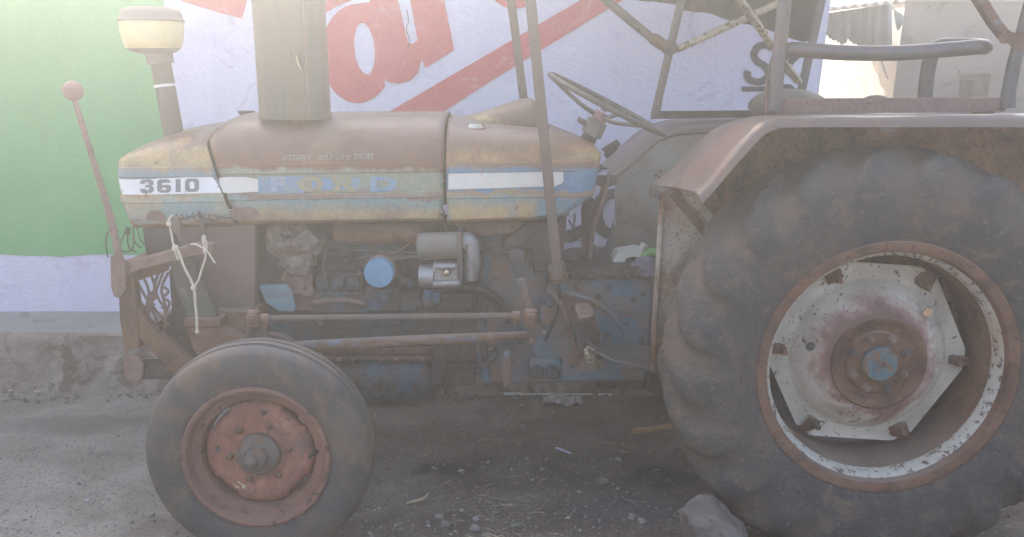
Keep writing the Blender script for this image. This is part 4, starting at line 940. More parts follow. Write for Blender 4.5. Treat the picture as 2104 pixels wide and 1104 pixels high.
M().cyl(P(612, 575, EY - .03), P(612, 575, EY + .06), .055).bpx(596, 560, 640, 640, EY - .01, EY + .06).cyl(P(632, 598, EY - .03), P(632, 598, EY + .02), .024).build('water_pump', M_RUSTL, T, bevel=.006)
M().ppx([(531, 587), (588, 584), (600, 602), (607, 632), (604, 641), (572, 640), (545, 622)], EY - .07, .014).build('fan_shield', M_BLUEP, T, bevel=.003)
M().ppx([(545, 500), (560, 480), (572, 560), (580, 640), (566, 640)], EY - .02, .02).build('fan_belt', M_BLACK, T)
M().cyl(P(548, 545, EY - .02), P(548, 545, EY + .03), .10, n=28).build('fan_pulley', M_GRIME, T)
M().cyl(P(782, 556, EY - .11), P(788, 548, EY + .03), ms(31, EY), ms(34, EY), 30).build('filter_housing', M_RUSTL, T)
M().lathe(P(778, 562, EY - .135), [(.03, ms(30, EY)), (.004, ms(30, EY)), (0, ms(28.5, EY)), (0, .001)], 36).build('filter_cap', M_BLUEB, T, smooth=40)
M().bpx(752, 592, 822, 640, EY - .04, EY + .06).cyl(P(788, 592, EY - .05), P(790, 622, EY - .05), .026).cyl(P(820, 575, EY - .03), P(850, 585, EY - .03), .018).build('filter_bracket', M_ENGB, T, bevel=.008)
M().bpx(640, 600, 760, 645, EY - .02, EY + .06).bpx(655, 560, 745, 600, EY + .01, EY + .06).bpx(820, 600, 862, 640, EY - .03, EY + .05).build('side_cover', M_ENGB, T, bevel=.008)
for px, py in ((648, 540), (680, 540), (712, 535), (700, 590), (725, 590), (740, 560), (838, 560), (842, 605), (666, 612), (735, 628)):
    M().lathe(P(px, py, EY - .005), [(.06, .014), (0, .013), (-.012, .011), (-.014, .001)], 6).build('engine_bolt', M_GRIME, T)
M().tube([P(735, 533, EY - .04), P(760, 525, EY - .05), P(800, 522, EY - .06), P(830, 510, EY - .05), P(848, 488, EY - .03), P(858, 460, EY)], .0026, 6, 5).build('fuel_pipe', M_RUSTL, T)
# fuel filter and injection pump
FY = 3.06
M().tube([P(858, 507, FY + .02), P(862, 507, FY + .02), P(866, 507, FY + .02), P(941, 505, FY + .02)], [ms(24, FY), ms(28, FY), ms(29, FY), ms(29, FY)], 28).build('fuel_filter', M_OLIVE, T)
M().bpx(939, 477, 949, 536, FY - .035, FY + .08).bpx(941, 536, 950, 592, FY - .02, FY + .05).build('filter_flange', M_STEELW, T, bevel=.002)
M().tube([P(949, 500, FY + .02), P(960, 495, FY + .02), P(968, 505, FY + .02), P(970, 540, FY + .02), P(968, 575, FY + .02)], [.034, .032, .030, .030, .022], 14, 3).build('filter_head', M_SILVER, T)
pu = M().cyl(P(862, 568, FY), P(892, 568, FY), ms(24, FY), n=24).build('pump_drum', M_SILVER, T)
M().bpx(890, 541, 940, 585, FY - .03, FY + .06).cyl(P(893, 548, FY - .035), P(938, 548, FY - .035), .011).cyl(P(888, 584, FY - .03), P(946, 582, FY - .03), ms(8, FY)).build('pump_body', M_SILVER, T, bevel=.005)
M().lathe(P(918, 560, FY - .034), [(.006, ms(9, FY)), (-.004, ms(8.5, FY)), (-.012, ms(6, FY)), (-.014, .001)], 18).build('pump_plug', M_CHROME, T)
M().cyl(P(883, 592, FY + .01), P(880, 625, FY + .02), .020).cyl(P(897, 600, FY), P(897, 622, FY), .012).build('pump_lever', M_ENGB, T)
ov = arc(920, 622, 15, 19, 90, 270, 10) + arc(955, 622, 15, 19, 270, 450, 10)
M().ppx(ov, EY - .05, .03).build('oval_cover', M_IRON, T, bevel=.004)
for px in (918, 956): M().lathe(P(px, 622, EY - .053), [(.002, .011), (0, .010), (0, .001)], 14).build('cover_bolt', M_BLACK, T)
for pts in ([(912, 462), (918, 472), (915, 478)], [(972, 520), (985, 530), (990, 545)], [(976, 540), (986, 545), (1000, 542)]):
    M().tube([P(x, y, EY - .04) for x, y in pts], .003, 6, 4).build('fuel_pipe', M_STEELW, T)

# ---- pipes, bolts and looms on the engine ------------------------------
for k in range(4):
    xe = 700 + k * 52
    M().tube([P(898 - k * 5, 545, FY + .05), P(890 - k * 6, 528, EY - .07), P(850 - k * 20, 520 + k * 5, EY - .05 - k * .004), P(xe + 20, 514, EY - .03), P(xe, 500, EY - .01), P(xe - 4, 482, EY + .02)], .0032, 6, 5).build('injector_pipe', M_STEELW, T)
for k in range(11):
    px = 580 + k * 29; M().lathe(P(px, 738, EY - .004), [(.006, .010), (-.006, .009), (-.008, .001)], 6).build('pan_bolt', M_STEELW if k % 3 == 0 else M_RUSTL, T, smooth=30)
for k in range(9):
    px = 1006 + (k % 2) * 2; py = 500 + k * 31; M().lathe(P(px, py, EY + .012), [(.006, .011), (-.007, .010), (-.009, .001)], 6).build('flange_bolt', M_RUSTL, T, smooth=30)
M().ppx([(1000, 480), (1010, 480), (1006, 600), (998, 700), (1008, 788), (994, 788), (984, 700), (990, 560)], EY + .004, .03).build('bell_flange', M_ENGB, T, bevel=.003)
for k in range(8):
    px = 1150 + k * 24; M().lathe(P(px, 570, EY - .068), [(.005, .009), (-.006, .008), (-.008, .001)], 6).build('cover_bolt', M_IRON, T, smooth=30)
M().tube([P(560, 476, EY - .02), P(640, 489, EY - .04), P(720, 502, EY - .045), P(830, 497, EY - .04), P(950, 500, EY - .03), P(1040, 520, EY - .08), P(1110, 470, EY - .05)], .006, 8, 6).build('wiring_loom', M_BLACK, T)
M().tube([P(870, 612, EY - .05), P(845, 650, EY - .04), P(800, 668, EY - .03), P(700, 672, EY - .03), P(640, 660, EY - .02)], .007, 8, 6).build('fuel_hose', M_BLACK, T)
for px, py in ((862, 625), (660, 664)): M().cyl(P(px - 4, py, EY - .045), P(px + 4, py + 2, EY - .045), .010, n=12).build('hose_clip', M_STEELW, T)
M().tube([P(668, 590, EY - .03), P(664, 540, EY - .03), P(672, 505, EY - .02)], .0045, 6, 4).ball(P(673, 503, EY - .02), .010, 10).build('dipstick', M_STEELW, T)
M().tube([P(640, 622, EY - .03), P(700, 616, EY - .04), P(750, 624, EY - .04)], .009, 8, 4).build('water_pipe', M_RUSTL, T)
for k in range(3):
    M().bpx(650 + k * 32, 570, 674 + k * 32, 596, EY - .012, EY + .02).build('tappet_cover', M_ENGB, T, bevel=.004)
for k in range(5):
    M().lathe(P(1020 + k * 8, 610 + k * 34, EY + .008), [(.006, .012), (-.008, .011), (-.010, .001)], 6).build('housing_bolt', M_RUSTL, T, smooth=30)
M().cyl(P(1046, 690, EY - .03), P(1046, 690, EY + .04), .045, n=24).cyl(P(1046, 690, EY - .045), P(1046, 690, EY - .02), .022, n=16).build('timing_cover', M_ENGB, T)
M().tube([P(1134, 600, EY - .07), P(1160, 640, EY - .08), P(1176, 700, EY - .08), P(1190, 735, EY - .06)], .009, 8, 4).build('clutch_rod', M_RUSTL, T)
M().tube([P(1150, 575, EY - .08), P(1146, 640, EY - .075), P(1120, 700, EY - .07)], .005, 6, 4).build('brake_cable', M_BLACK, T)
for px, py, r in ((1250, 592, .016), (1300, 612, .014), (1246, 690, .018), (1296, 740, .016), (1186, 590, .012)):
    M().lathe(P(px, py, EY - .052), [(.004, r), (-.004, r * .95), (-.005, r * .6), (-.010, r * .55), (-.011, .001)], 18).build('plug', M_ENGB, T, smooth=35)
# underside: oil pan, starter, brackets
pan = M().tube([P(570, 752, EY + .12), P(600, 756, EY + .1), P(650, 765, EY + .1), P(760, 768, EY + .1), P(860, 764, EY + .1), P(892, 750, EY + .1)], [.05, .085, .10, .105, .105, .08], 20, 3)
pan.build('oil_pan', M_ENGB, T)
M().bpx(560, 716, 900, 728, EY + .02, YC + .14).bpx(560, 735, 890, 741, EY + .0, YC + .14).build('pan_rail', M_RUST, T, bevel=.003)
M().ppx([(888, 712), (920, 712), (916, 755), (906, 792), (884, 792), (886, 750)], EY - .02, .03).build('hanger_bracket', M_GRIME, T, bevel=.003)
M().bpx(910, 752, 976, 792, EY + .02, EY + .16).bpx(906, 748, 980, 756, EY + .01, EY + .17).build('sediment_box', M_GRIME, T, bevel=.004)
M().tube([P(988, 752, EY - .03), P(1008, 742, EY - .03), P(1022, 724, EY - .04)], .010, 8, 3).build('linkage', M_ENGB, T)
bl = [(1031, 728), (1036, 722), (1047, 722), (1052, 728), (1051, 760), (1046, 794), (1034, 794), (1031, 760)]
M().ppx(bl, EY - .07, .014).cyl(P(1041, 730, EY - .085), P(1041, 730, EY - .05), .012).build('draft_lever', M_GEARB, T, bevel=.003)
# steering linkage
DY = 2.86
M().tube([P(536, 655, DY), P(1066, 649, DY)], ms(7.5, DY), 12).build('drag_link', M_POLEB, T)
for px, py in ((545, 655), (1060, 650)): M().tube([P(px - 8, py, DY), P(px + 9, py, DY)], ms(11, DY), 12).cyl(P(px, py + 8, DY), P(px, py + 17, DY), .009).build('link_clamp', M_RUST, T)
for px, py in ((521, 652), (1091, 650)): M().lathe(P(px, py, DY), [(-.032, .014), (-.028, .022), (0, .026), (.02, .022), (.03, .010)], 16, 'Z').lathe(P(px, py, DY), [(-.03, .001), (-.028, .012), (-.02, .020), (.02, .02)], 16).build('ball_joint', M_RUST, T)
M().tube([P(521, 660, DY + .02), P(520, 690, DY + .05), P(522, 715, DY + .09)], [.018, .024, .03], 12, 3).ppx([(510, 664), (540, 664), (548, 690), (556, 702), (515, 704)], DY + .02, .03).build('steering_arm', M_STEELW, T, bevel=.003)
M().tube([P(545, 690, DY + .08), P(580, 694, DY + .08), P(610, 712, DY + .08), P(640, 722, DY + .1)], .016, 10, 4).build('track_rod', M_POLEB, T)
RY = 2.93
M().tube([P(590, 716, RY), P(640, 712, RY), P(860, 700, RY), P(1086, 689, RY)], [ms(13, RY), ms(13.5, RY), ms(12, RY), ms(9, RY)], 16, 2).build('radius_rod', M_RUSTB, T)
M().ppx([(1083, 668), (1096, 660), (1108, 668), (1118, 676), (1122, 688), (1106, 690), (1102, 706), (1090, 708), (1084, 692)], RY - .02, .16).build('rod_pivot', M_ENGB, T, bevel=.004)
M().lathe(P(1118, 684, RY - .022), [(.004, .011), (-.006, .010), (-.009, .001)], 8).build('pivot_bolt', M_STEELW, T)
M().lathe(P(1093, 703, RY - .022), [(.004, .012), (-.008, .010), (-.010, .001)], 8).build('pivot_bolt', M_RUST, T)
# drop arm, steering box, clutch housing
M().ppx([(1060, 575), (1080, 572), (1090, 612), (1102, 636), (1098, 660), (1082, 660), (1080, 630)], DY + .012, .02).build('drop_arm', M_STEELW, T, bevel=.004)
M().ppx([(1030, 500), (1048, 488), (1076, 462), (1136, 452), (1136, 560), (1096, 562), (1092, 515), (1060, 512), (1034, 516)], EY - .06, .25).build('steering_box', M_IRON, T, bevel=.008)
M().lathe(P(1062, 528, EY - .12), [(.08, .03), (0, .028), (-.004, .024), (-.004, .017), (.01, .016), (.01, .001)], 20).build('sector_nut', M_STEELW, T, smooth=30)
M().ppx([(1000, 480), (1150, 470), (1150, 790), (990, 790), (975, 700), (985, 560)], EY + .02, .3).build('clutch_housing', M_GEARB, T, bevel=.012)
M().tube([P(940, 590, EY), P(1000, 600, EY - .02), P(1040, 640, EY), P(1070, 700, EY + .03)], .018, 8, 4).build('hose', M_GRIME, T)
M().ppx([(930, 458), (1080, 456), (1060, 480), (1000, 488), (950, 476)], EY - .03, .2).build('tank_bottom', M_RUSTL, T, bevel=.01)
# gearbox
GB = M().ppx([(1126, 582), (1180, 560), (1338, 556), (1342, 600), (1338, 700), (1330, 784), (1100, 790), (1096, 690), (1110, 640)], EY - .05, .42).build('gearbox', M_GEARB, T, bevel=.014)
M().ppx([(1122, 580), (1130, 574), (1182, 575), (1350, 574), (1352, 560), (1310, 548), (1190, 552), (1140, 566)], EY - .065, .40).build('gearbox_cover', M_IRON, T, bevel=.006)
M().lathe(P(1128, 618, EY - .052), [(.004, .026), (-.004, .025), (-.008, .018), (-.004, .014), (-.004, .001)], 20).build('filler_plug', M_ENGB, T)
M().bpx(1266, 634, 1302, 652, EY - .056, EY - .048).build('casting_plate', M_RUSTB, T, bevel=.002)
for k in range(4): M().bpx(1270 + k * 8, 638, 1275 + k * 8, 648, EY - .059, EY - .055).build('cast_mark', M_ENGB, T)
for px in (1102, 1136): M().lathe(P(px, 768, EY - .09), [(.06, .026), (.004, .025), (-.004, .020), (-.004, .013), (.002, .012), (.002, .001)], 20).build('boss', M_ENGB, T, smooth=40)
M().bpx(1088, 740, 1154, 788, EY - .062, EY).build('boss_pad', M_GEARB, T, bevel=.01)
for px, py in ((1230, 610), (1322, 604), (1318, 700), (1316, 755), (1150, 740), (1180, 700)): M().lathe(P(px, py, EY - .052), [(.006, .012), (-.006, .011), (-.009, .001)], 6).build('housing_bolt', M_IRON, T)
M().tube([P(1150, 600, EY - .06), P(1200, 612, EY - .075), P(1250, 640, EY - .06), P(1290, 690, EY - .055)], .012, 8, 4).build('casting_rib', M_GEARB, T)
# pedal, step
PYY = 2.90
M().plate([P(1182, 632, PYY), P(1206, 628, PYY + .08), P(1220, 642, PYY + .08), P(1218, 652, PYY), P(1190, 656, PYY - .02)], (0, .006, .012)).build('pedal', M_RUSTL, T, bevel=.002)
M().tube([P(1200, 648, PYY + .05), P(1212, 680, PYY + .08), P(1214, 705, PYY + .14), P(1220, 730, PYY + .2)], [.034, .036, .034, .03], 10, 3).build('pedal_arm', M_STEELW, T)
st0 = [P(1197, 702, PYY + .12), P(1336, 712, PYY + .12), P(1336, 756, PYY - .10), P(1262, 740, PYY - .10), P(1226, 722, PYY - .06), P(1212, 724, PYY)]
M().plate(st0, (0, 0, -.010)).build('step', M_STEELW, T, bevel=.002)
ho = M()
for r_ in range(4):
    for c_ in range(7):
        q = P(1238 + c_ * 15 + r_ * 5, 716 + r_ * 8.5 + c_ * .6, PYY + .07 - r_ * .05)
        nrm = (st0[1] - st0[0]).cross(st0[3] - st0[0]).normalized(); nrm = nrm if nrm.z > 0 else -nrm
        d = (q - st0[0]).dot(nrm); q = q - nrm * (d - .0015)
        ho.add([q + Vector((math.cos(k * .785) * .006, math.sin(k * .785) * .006, 0)) for k in range(8)], [tuple(range(8))])
ho.build('step_hole', M_BLACK, T, kind='stuff')
M().plate([st0[0], st0[0] + Vector((0, 0, .03)), st0[4] + Vector((-.012, 0, .02)), st0[4]], (.006, 0, 0)).build('step_edge', M_STEELW, T)
M().tube([P(1212, 720, PYY + .02), P(1216, 745, PYY + .08), P(1230, 750, PYY + .16)], .02, 10, 3).build('step_bracket', M_BRACE, T)
M().bpx(1228, 735, 1330, 800, EY + .1, EY + .35).build('drawbar_frame', M_GRIME, T, bevel=.006)
# levers behind the cowl
LY = 3.30
M().lathe(P(1214, 560, LY), [(0, .062), (.02, .058), (.05, .040), (.08, .028), (.10, .020)], 20, 'Z').build('lever_boot', M_BLACK, T)
M().tube([P(1214, 548, LY), P(1213, 500, LY), P(1222, 440, LY), P(1236, 400, LY), P(1246, 376, LY)], [.014, .013, .012, .010, .010], 8, 4).build('gear_lever', M_IRON, T)
M().tube([P(1212, 548, LY + .05), P(1208, 500, LY + .05), P(1206, 430, LY + .05), P(1212, 405, LY + .05)], [.018, .020, .022, .016], 8, 4).build('range_lever', M_IRON, T)
M().tube([P(1210, 560, LY - .03), P(1220, 470, LY - .03), P(1246, 388, LY - .03), P(1252, 352, LY - .03)], .007, 8, 4).build('brake_rod', M_RUSTL, T)
M().ppx([(1222, 362), (1266, 360), (1268, 380), (1240, 388), (1224, 380)], LY + .02, .03).build('throttle_bracket', M_IRON, T, bevel=.003)
sp = []
for i in range(60):
    t = i / 59; q = P(lerp(1197, 1206, t), lerp(486, 534, t), LY - .02); a_ = t * 6.283 * 8
    sp.append(q + Vector((math.cos(a_) * .010, math.sin(a_) * .010, 0)))
M().tube(sp, .0022, 5).build('return_spring', M_RUSTL, T)
M().tube([P(1180, 438, LY - .1), P(1181, 450, LY - .1), P(1179, 462, LY - .1), P(1181, 476, LY - .1)], .004, 6, 2).build('hanging_chain', M_IRON, T)
M().tube([P(1168, 452, LY - .1), P(1182, 474, LY - .1), P(1200, 492, LY - .05)], .004, 6, 3).build('fuel_pipe', M_IRON, T)
M().ppx([(1148, 452), (1165, 446), (1160, 500), (1152, 560), (1140, 560)], LY - .1, .1).build('tank_support', M_IRON, T, bevel=.004)
M().ppx([(1262, 452), (1266, 515), (1238, 560), (1228, 560)], LY + .12, .015).build('apron', M_CLOTH, T)
M().tube([P(1160, 560, LY), P(1172, 540, LY), P(1184, 545, LY)], .012, 8, 3).bpx(1160, 530, 1188, 536, LY - .02, LY + .02).build('hydraulic_lever', M_BLACK, T)

# ---- steering wheel ------------------------------------------------------
WYc = 3.33
wc = P(1247, 214, WYc); axis = Vector((.45, -.062, .89)).normalized()
e1 = Vector((1, 0, 0)) - axis * axis.x; e1.normalize(); e2 = axis.cross(e1)
RWH = .232
rim = M(); n1, n2 = 72, 10; rg = []
for k in range(n1):
    t = 6.28318 * k / n1; d = e1 * math.cos(t) + e2 * math.sin(t)
    rr_ = .0098 + (.0012 if k % 2 else 0)
    rg.append([wc + d * (RWH + rr_ * math.cos(6.28318 * j / n2)) + axis * rr_ * math.sin(6.28318 * j / n2) for j in range(n2)])
rg.append(rg[0]); rim.grid(rg, closed=True)
SWO = rim.build('steering_wheel', M_WHEELG, T, smooth=60)
hubc = wc - axis * .05
for t in (R(185), R(-60), R(62)):
    d = e1 * math.cos(t) + e2 * math.sin(t)
    M().tube([hubc + d * .02, hubc + d * .09 + axis * .008, wc + d * (RWH - .004) - axis * .004], [.009, .008, .007], 8, 3).build('spoke', M_WHEELG, SWO)
M().cyl(hubc - axis * .014, hubc + axis * .016, .030, .024, 20).build('hub', M_RED, SWO)
M().cyl(hubc + axis * .022, hubc + axis * .058, .012, .011, 12).build('horn_stalk', M_WHEELG, SWO)
M().cyl(hubc - axis * .075, hubc - axis * .018, .040, .037, 6).build('column_collar', M_CAP, T)
M().cyl(hubc - axis * .36, hubc - axis * .07, .029, n=18).build('steering_column', M_IRON, T)
M().tube([hubc - axis * .05 - e1 * .02, P(1190, 247, WYc)], .008, 8).build('indicator_stalk', M_IRON, T)

# ---- fenders ---------------------------------------------------------------
YI, YO = 2.985, 2.56
ins = [(1338, 380), (1362, 362), (1400, 328), (1456, 274), (1495, 254), (1532, 243), (1608, 236), (1800, 235), (2104, 236), (2200, 247), (2290, 285)]
outs = [(1432, 400), (1456, 377), (1500, 322), (1552, 265), (1582, 248), (1605, 243), (1700, 241), (1850, 240), (2120, 240), (2260, 252), (2370, 296)]
lips = [(1440, 420), (1463, 397), (1510, 341), (1566, 280), (1592, 266), (1612, 262), (1700, 261), (1850, 261), (2120, 262), (2250, 274), (2355, 318)]
def res(tab, n):
    out = []
    for i in range(len(tab) - 1):
        for k in range(n):
            t = k / n
            p0, p1, p2, p3 = [Vector(tab[max(0, min(len(tab) - 1, i + q))]) for q in (-1, 0, 1, 2)]
            v = 0.5 * ((2 * p1) + (p2 - p0) * t + (2 * p0 - 5 * p1 + 4 * p2 - p3) * t * t + (3 * p1 - p0 - 3 * p2 + p3) * t ** 3)
            out.append((v.x, v.y))
    out.append(tab[-1]); return out
A = [P(x, y, YI) for x, y in res(ins, 5)]; Bq = [P(x, y, YO + .02) for x, y in res(outs, 5)]; Lq = [P(x, y, YO) for x, y in res(lips, 5)]
rows = [A, [a.lerp(b, .33) + Vector((0, 0, .004)) for a, b in zip(A, Bq)], [a.lerp(b, .66) + Vector((0, 0, .006)) for a, b in zip(A, Bq)], [a.lerp(b, .92) + Vector((0, 0, .003)) for a, b in zip(A, Bq)], Bq,
        [b.lerp(c, .4) + Vector((0, -.006, 0)) for b, c in zip(Bq, Lq)], Lq, [c + Vector((0, .012, .001)) for c in Lq]]
for r_ in rows[1:5]:
    for i, v in enumerate(r_): r_[i] = v + Vector((0, 0, .004 * noise.noise(v * 7)))
M().grid(rows).build('fender_top', M_FENDT, T, smooth=60, solid=.003)
top_in = [(x, y + 4) for x, y in res(ins, 3)]
FP = M().ppx([(x, y) for x, y in top_in if x > 1405] + [(2290, 420), (2200, 800), (1500, 800), (1478, 468), (1418, 372), (1408, 340)], YI + .006, .004)
FPO = FP.build('fender_panel', M_FENDR, T, smooth=20)
FA = M().ppx([(1364, 393), (1404, 374), (1480, 478), (1500, 700), (1500, 800), (1340, 765)], YI - .006, .004).build('fender_apron', M_FEND, T, smooth=20)
M().ppx([(1358, 397), (1366, 392), (1351, 640), (1346, 764), (1336, 765)], YI - .03, .03).build('apron_flange', M_FEND, T, bevel=.002)
M().ppx([(1392, 384), (1410, 372), (1486, 468), (1476, 482)], YI - .022, .014).build('fender_stiffener', M_FEND, T, bevel=.002)
M().ppx([(1376, 402), (1392, 392), (1470, 492), (1462, 506)], YI - .016, .009).ppx([(1412, 388), (1432, 380), (1500, 452), (1492, 474)], YI - .016, .009).build('weld_strip', M_RUST, T, bevel=.002)
M().ppx([(1338, 384), (1362, 398), (1358, 412), (1337, 404)], YI - .045, .04).build('fender_corner', M_IRON, T, bevel=.003)
for px, py in ((1478, 385), (1514, 383)): M().lathe(P(px, py, YI - .004), [(.010, .020), (-.002, .019), (-.006, .014), (-.014, .010), (-.015, .001)], 14).build('fender_bolt', M_GRIME, T, smooth=30)
M().ppx([(1474, 392), (1484, 392), (1488, 414), (1480, 420), (1476, 410)], YI - .002, .006).build('rust_run', M_GRIME, T)
M().box((P(1700, 300, YI).x, YO + .10, P(1700, 266, YI).z - .004), (P(1760, 300, YI).x, YI, P(1700, 266, YI).z + .022)).build('fender_bracket', M_RUST, T)
a = P(1818, 268, YO + .03); M().box((a.x - .012, a.y, a.z - .006), (a.x + .03, a.y + .03, a.z + .02)).build('tail_bracket', M_STEELW, T)
# far fender
YFI, YFO = 3.74, 4.15
fin = [(1261, 360), (1290, 336), (1330, 302), (1357, 280), (1393, 268), (1472, 263), (1560, 262), (1800, 262), (1990, 264), (2060, 290)]
fou = [(1235, 340), (1270, 307), (1309, 272), (1354, 251), (1413, 244), (1498, 242), (1560, 242), (1780, 242), (1960, 244), (2030, 270)]
A = [P(x, y, YFI) for x, y in res(fin, 5)]; Bq = [P(x, y, YFO) for x, y in res(fou, 5)]
rows = [[a + Vector((0, .012, -.022)) for a in A], [a + Vector((0, -.004, -.016)) for a in A], [a + Vector((0, .0, -.004)) for a in A], [a.lerp(b, .08) + Vector((0, 0, .004)) for a, b in zip(A, Bq)], [a.lerp(b, .5) + Vector((0, 0, .006)) for a, b in zip(A, Bq)], Bq, [b + Vector((0, .02, -.03)) for b in Bq]]
M().grid(rows).build('fender_top', M_FENDT, T, smooth=60, solid=.003)
M().ppx([(x, y + 5) for x, y in res(fin, 3)] + [(2060, 420), (1960, 700), (1300, 700), (1265, 600), (1266, 380)], YFI + .012, .004).build('fender_panel', M_FENDF, T, smooth=20)
for px, py in ((1358, 352), (1348, 360)): M().ball(P(px, py, YFI + .004), .006, 8).build('fender_bolt', M_STEELW, T)
M().tube([P(1266, 380, YFI + .004), P(1265, 520, YFI + .004)], .005, 6).build('apron_flange', M_FENDF, T)

# ---- seat --------------------------------------------------------------------
a = P(1530, 300, 3.2)
sxw = P(1590, 220, YC)
M().ball((sxw.x + .05, YC, sxw.z + .0), .16, 24, (.85, 1.25, .42), .05, 2).build('seat', M_SEAT, T, smooth=180)
M().ball((sxw.x + .22, YC + .04, sxw.z - .04), .13, 20, (.7, 1.3, .5), .05, 5).build('seat_back', M_SEAT, T, smooth=180)
M().cyl((sxw.x + .05, YC, .8), (sxw.x + .05, YC, sxw.z), .05).build('seat_post', M_IRON, T)
a = P(1800, 205, YC); M().ball(a, .035, 12, (1.3, 1, .5)).build('seat_knob', M_IRON, T)

# ---- canopy frame ----------------------------------------------------------------
CYN, CYF, CZ = 2.74, 3.98, 2.16
def up_to(a, b_, z): return a + (b_ - a) * ((z - a.z) / (b_.z - a.z))
def rod(name, pts, r, mt, sq=None, n=12, sm=0): return M().tube(pts, r, n, sm, sq=sq).build(name, mt, T, smooth=40, bevel=.002 if sq else 0)
n0, n1_ = P(1147, 575, 2.975), P(1090, 0, 2.975); TN1 = up_to(n0, n1_, CZ)
rod('canopy_post', [n0, TN1], .02, M_POLEB, sq=(.017, .017))
M().ppx([(1128, 560), (1162, 548), (1168, 578), (1132, 590)], 2.99, .12).build('post_foot', M_RUST, T, bevel=.003)
f0, f1 = P(1092, 330, 3.74), P(1050, 0, 3.74); TF1 = up_to(f0, f1, CZ)
f0 = f0 + (f0 - f1) * .9
rod('canopy_post', [f0, TF1], .02, M_POLEB, sq=(.017, .017))
# near rear frame on the fender
za = P(1600, 218, CYN); zb = P(2066, 214, CYN)
M().plate([P(1590, 207, CYN), P(2066, 204, CYN), P(2066, 229, CYN), P(1590, 236, CYN)], (0, .005, 0)).plate([P(1590, 207, CYN), P(2066, 204, CYN), P(2066, 204, CYN) + Vector((0, .04, 0)), P(1590, 207, CYN) + Vector((0, .04, 0))], (0, 0, .005)).build('canopy_rail', M_RUSTL, T, smooth=20)
for px in (1640, 2020): q = P(px, 234, CYN + .03); M().cyl(q - Vector((0, 0, .012)), q + Vector((0, 0, .012)), .030, n=12).build('rail_spacer', M_RUST, T)
p0, p1 = P(1590, 228, CYN - .012), P(1612, 0, CYN - .012); TNR = up_to(p0, p1, CZ)
rod('canopy_post', [p0, TNR], .0205, M_STEELW)
M().ppx([(1576, 168), (1600, 170), (1600, 232), (1574, 238)], CYN + .012, .01).build('post_gusset', M_RUSTL, T)
q0, q1, q2, q3 = P(2070, 222, CYN), P(2072, 190, CYN), P(2084, 130, CYN), P(2106, 50, CYN); TRR = up_to(q2, q3, CZ)
rod('canopy_post', [q0, q1, q2, q3, TRR], [.024, .021, .02, .02, .02], M_STEELW, n=14)
q4 = P(2094, 86, CYN)
rod('canopy_brace', [q4, P(2062, 72, CYN), P(2044, 50, CYN), P(2012, 0, CYN), P(1980, -60, CYN), P(1940, -140, CYN)], .016, M_RUSTB, sq=(.017, .014))
M().cyl(P(2066, 76, CYN - .022), P(2066, 76, CYN + .02), .020, n=14).cyl(P(2094, 84, CYN - .028), P(2094, 84, CYN + .028), .026, n=14).build('brace_joint', M_RUST, T)
# arm rail beside the seat
rod('arm_rail', [P(1582, 215, CYN + .08), P(1590, 160, CYN + .06), P(1600, 120, CYN + .03), P(1622, 103, CYN + .01), P(1660, 104, CYN), P(1740, 109, CYN), P(1850, 109, CYN), P(1960, 101, CYN), P(2008, 97, CYN + .01), P(2024, 97, CYN + .05), P(2006, 94, CYN + .10), P(1960, 93, CYN + .125), P(1932, 95, CYN + .13), P(1915, 112, CYN + .13), P(1906, 150, CYN + .13), P(1900, 206, CYN + .13)], .0225, M_STEELW, n=16, sm=4)
# far rear frame
M().plate([P(1340, 230, CYF), P(1700, 228, CYF), P(1700, 240, CYF), P(1336, 245, CYF)], (0, .005, 0)).plate([P(1340, 230, CYF), P(1700, 228, CYF), P(1700, 228, CYF) - Vector((0, .035, 0)), P(1340, 230, CYF) - Vector((0, .035, 0))], (0, 0, .004)).build('canopy_rail', M_IRON, T, smooth=20)
p0, p1 = P(1345, 238, CYF - .02), P(1400, 0, CYF - .02); TFF = up_to(p0, p1, CZ)
rod('canopy_post', [p0, TFF], .018, M_POLE)
M().plate([P(1336, 244, CYF - .022), P(1344, 214, CYF - .022), P(1360, 214, CYF - .022), P(1352, 244, CYF - .022)], (0, -.006, 0)).build('post_foot', M_POLE, T)
nd = P(1376, 99, CYF - .02)
M().cyl(nd - Vector((0, .035, 0)), nd + Vector((0, .03, 0)), .030, n=14).build('brace_joint', M_IRON, T)
b1 = P(1244, 0, CYF - .03); rod('canopy_brace', [P(1356, 93, CYF - .03), b1, b1 + (b1 - P(1356, 93, CYF - .03)) * .5], .019, M_POLE)
M().cyl(P(1374, 100, CYF - .03), P(1340, 78, CYF - .03), .025, n=12).build('brace_collar', M_RUST, T)
rod('canopy_brace', [P(1378, 101, CYF - .032), P(1395, 100, CYF - .032), P(1470, 66, CYF - .032), P(1640, -12, CYF - .032), P(1760, -70, CYF - .032)], .016, M_BRACE)
p0, p1 = P(1640, 215, CYF - .02), P(1688, 0, CYF - .02); TFR = up_to(p0, p1, CZ)
rod('canopy_post', [p0, TFR], .019, M_STEELW)
b0_ = P(1642, 170, 3.9); b1 = P(1540, 28, 3.6); rod('canopy_brace', [b0_, b1, b1 + (b1 - b0_) * .45], .012, M_BRACE, sq=(.016, .008))
